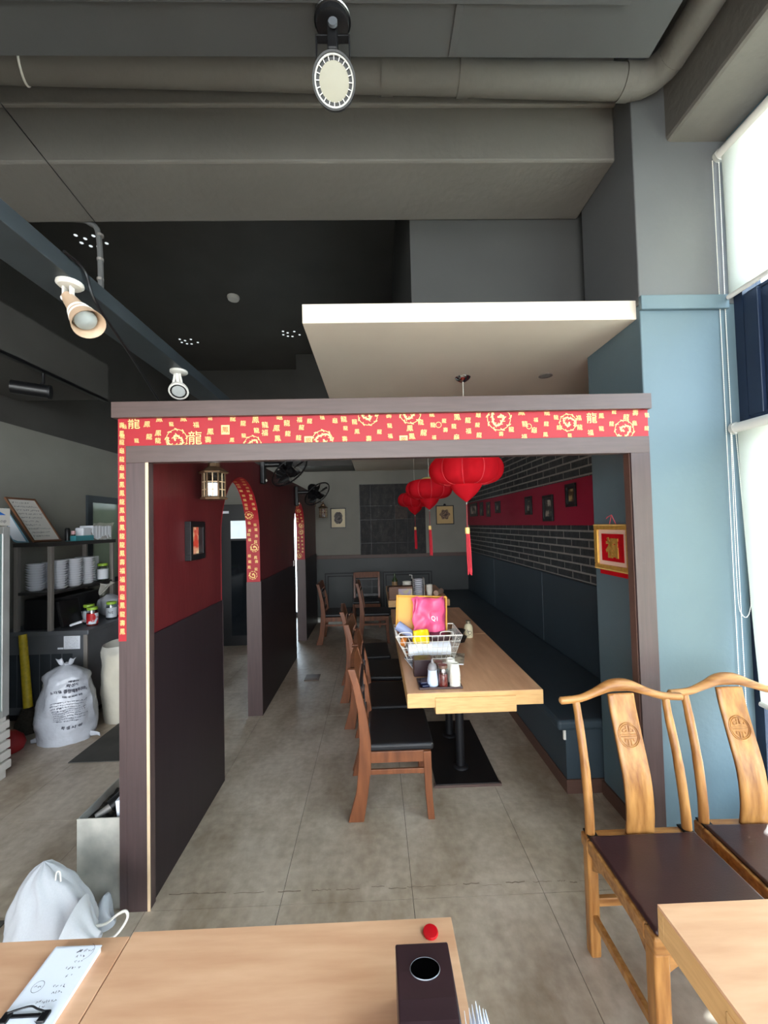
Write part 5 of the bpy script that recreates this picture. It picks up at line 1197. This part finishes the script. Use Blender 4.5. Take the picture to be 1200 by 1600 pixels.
# whiteboard and folder on the shelf top
wb = thing('whiteboard', 'wood framed whiteboard with handwritten lines leaning on the shelf', 'whiteboard', (-3.15,3.93,1.613))
bo = Vector((-3.135,3.775,1.614)); bu = Vector((0,1,0)); bvv = Vector((-0.265,0.0,0.42)); bL = bvv.length; bv = bvv.normalized(); bn_ = bv.cross(bu).normalized()
if bn_.x < 0: bn_ = -bn_
WBW = 0.335
def wbp(u, v, h=0.0): return bo+bu*u+bv*v+bn_*h
part('board', MB().obox(wbp(WBW/2,bL/2,0.004), (bu,bv,bn_), (WBW/2-0.004,bL/2-0.004,0.003)), M_wplas, wb)
M_wbf = mat('whiteboard_wood', (120,82,58), 0.5, var=0.1)
for u, v, a, b in ((WBW/2,0.009,WBW/2,0.009),(WBW/2,bL-0.009,WBW/2,0.009),(0.009,bL/2,0.009,bL/2-0.018),(WBW-0.009,bL/2,0.009,bL/2-0.018)):
    part('frame_bar', MB().obox(wbp(u,v,0.006), (bu,bv,bn_), (a,b,0.008)), M_wbf, wb, bevel=0.002)
mb = MB(); rnd = random.Random(13)
for k in range(10):
    scribble(mb, 0.04+0.012*(k > 5)*0, (0.22,0.29,0.30,0.30,0.27,0.20,0.19,0.29,0.25,0.22)[k], bL-0.055-k*0.042, 0.020, lambda u, v: tuple(wbp(u,v,0.0078)), 0.0035, rnd)
part('handwriting', mb, M_ink, wb, kind='stuff', fix=False)
fo = thing('document_folder', 'pale blue folder of papers behind the whiteboard', 'folder', (-3.25,3.78,1.613))
part('cover', MB().prism([(-3.405,1.945),(-3.40,1.80),(-3.375,1.69),(-3.33,1.628),(-3.30,1.6155),(-3.19,1.6155)], 1, 3.800, 3.806), mat('blue_folder', (110,150,168), 0.5), fo)
part('paper_sheet', MB().prism([(-3.395,1.925),(-3.385,1.80),(-3.365,1.70),(-3.335,1.650),(-3.29,1.632),(-3.215,1.625)], 1, 3.797, 3.7995), M_paper, fo)
# things on the shelf top
tt = thing('teal_tray', 'teal plastic tray on the shelf top beside the whiteboard', 'tray', (-3.0,4.30,1.6125))
part('tray_shell', MB().box(-3.05,-2.945,4.05,4.30,1.613,1.617).box(-3.05,-2.945,4.05,4.054,1.617,1.665).box(-3.05,-2.945,4.296,4.30,1.617,1.665).box(-3.05,-3.046,4.054,4.296,1.617,1.665).box(-2.949,-2.945,4.054,4.296,1.617,1.665), M_tealpl, tt)
np_ = thing('napkin_pack', 'clear wrapped pack of white napkins on the shelf top', 'napkins', (-3.02,4.50,1.6125))
for k in range(6): part('napkin_block', MB().box(-3.10,-2.96,4.31+k*0.05,4.357+k*0.05,1.614,1.765), M_paper, np_, bevel=0.006)
part('film_wrap', MB().strip(crumple(14,8,lambda u,v:(-2.952-0.02*math.sin(v*PI),4.305+0.33*u,1.614+0.18*v),0.014,20,3)), M_film2, np_, smooth=True)
tag(part('white_pack', MB().box(-3.04,-2.955,4.16,4.285,1.618,1.745), M_paper, bevel=0.012), 'white wrapped pack in the teal tray', 'pack')
st = thing('stamp_bottle', 'tiny pink capped bottle in the teal tray', 'bottle', (-3.0,4.09,1.618))
part('bottle', MB().lathe([(0,0),(0.018,0),(0.018,0.06),(0,0.062)], (-3.0,4.09,1.618), 12), M_blk, st, smooth=True)
part('cap', MB().lathe([(0.019,0.06),(0.019,0.095),(0,0.097)], (-3.0,4.09,1.618), 12), mat('pink_cap', (226,176,180), 0.4), st, smooth=True)
tag(part('dark_can', MB().lathe([(0,0),(0.024,0),(0.024,0.11),(0.016,0.125),(0,0.125)], (-3.025,4.045,1.618), 14), M_blk, smooth=True), 'small dark can beside the pink capped bottle', 'can')
# glass door drinks fridge at the edge of view
fg = thing('drinks_fridge', 'white glass door drinks fridge at the left edge', 'refrigerator', (-2.95,2.62,0))
FX1 = -2.62
part('cabinet', MB().box(-3.30,FX1,2.30,2.32,0.0,1.88).box(-3.30,FX1,2.92,2.94,0.0,1.88).box(-3.30,-3.28,2.32,2.92,0.0,1.88).box(-3.28,FX1,2.32,2.92,1.76,1.88).box(-3.28,FX1,2.32,2.92,0.0,0.43), M_wmetal, fg, bevel=0.003)
hp = part('header_panel', MB().box(FX1,FX1+0.02,2.30,2.94,1.757,1.88), M_wmetal, fg, bevel=0.003)
part('blue_chevron', MB().prism([(2.77,1.832),(2.905,1.832),(2.85,1.858)], 0, FX1+0.0205, FX1+0.0215), mat('logo_blue', (40,110,200), 0.4), hp)
mb = MB(); put_text(mb, 'cup', 2.885, 1.785, 0.022, lambda u, v: (FX1+0.0212,u,v), slant=0.2); part('lettering', mb, M_ink, hp, fix=False)
dr = part('door_frame', MB().box(FX1,FX1+0.02,2.30,2.35,0.43,1.75).box(FX1,FX1+0.02,2.885,2.94,0.43,1.75).box(FX1,FX1+0.02,2.35,2.885,1.70,1.75).box(FX1,FX1+0.02,2.35,2.885,0.43,0.48), mat('silver_frame', (186,186,182), 0.4, metal=0.4), fg, bevel=0.003)
part('pane', MB().box(FX1+0.006,FX1+0.012,2.35,2.885,0.48,1.70), mat('cold_glass', (120,140,140), 0.12), dr)
for k in range(5): part('grille_slat', MB().box(FX1,FX1+0.022+0.003*(4-k),2.30,2.945,0.07+k*0.068,0.07+k*0.068+0.055), M_wmetal, fg, bevel=0.006)
# broom and dustpan
br = thing('broom', 'yellow handled broom leaning by the steel counter', 'broom', (-3.04,3.62,0))
part('handle', MB().tube([(-3.04,3.62,0.19),(-3.15,3.69,0.80)], [0.034,0.030], 12), mat('yellow_wrap', (206,178,40), 0.5, var=0.2, vscale=30), br, smooth=True)
part('bristles', MB().lathe([(0.10,0.0),(0.085,0.08),(0.04,0.19),(0,0.20)], (-3.03,3.60,0.0), 14), mat('dark_bristle', (52,46,38), 0.9, var=0.4, vscale=50), br, smooth=True)
tag(part('dustpan', MB().lathe([(0,0),(0.10,0.01),(0.115,0.05),(0.10,0.10),(0.05,0.15),(0,0.16)], (-2.905,3.27,0.0), 18), mat('red_plastic_matt', (150,34,36), 0.5), smooth=True), 'red plastic pan on the floor by the fridge', 'dustpan')
# dark rubber mats
M_mat = mat('dark_rubber_mat', (70,68,64), 0.8, var=0.15, world_co=True)
tag(part('floor_mat', MB().box(-2.30,-1.5,3.08,3.95,0.0,0.006), M_mat, bevel=0.002), 'dark rubber mat on the floor left of the portal', 'mat')
tag(part('floor_mat', MB().box(-2.9,-1.655,1.2,1.865,0.0,0.006), M_mat, bevel=0.002), 'dark rubber mat on the floor beside the cloth bag', 'mat')
# black display fridge seen through the first arch
df = thing('display_cooler', 'black display cooler seen through the first arch', 'refrigerator', (-2.35,6.2,0))
part('cabinet', MB().box(-2.95,-1.72,5.95,6.6,0.0,2.05), M_blk, df, bevel=0.006)
part('pane', MB().box(-2.10,-1.76,5.935,5.945,0.15,1.52), mat('cold_dark_glass', (22,26,30), 0.08), df)
part('lit_header', MB().box(-2.10,-1.76,5.93,5.95,1.55,1.81), mat('lit_panel', (214,228,232), 0.4, emit=0.18, var=0.05), df)
part('name_plate', MB().box(-2.22,-2.13,5.943,5.95,1.92,1.955), M_paper, df)
fo_ = thing('floor_outlet', 'small brown outlet cover on the floor by the partition pier', 'outlet', (-0.74,4.62,0))
part('cover_plate', MB().box(-0.82,-0.66,4.52,4.70,0.0,0.008), mat('brown_outlet_cover', (96,78,64), 0.5), fo_, bevel=0.003)
part('lid', MB().box(-0.80,-0.68,4.55,4.67,0.008,0.012), mat('brown_outlet_cover', (96,78,64), 0.5), fo_, bevel=0.002)
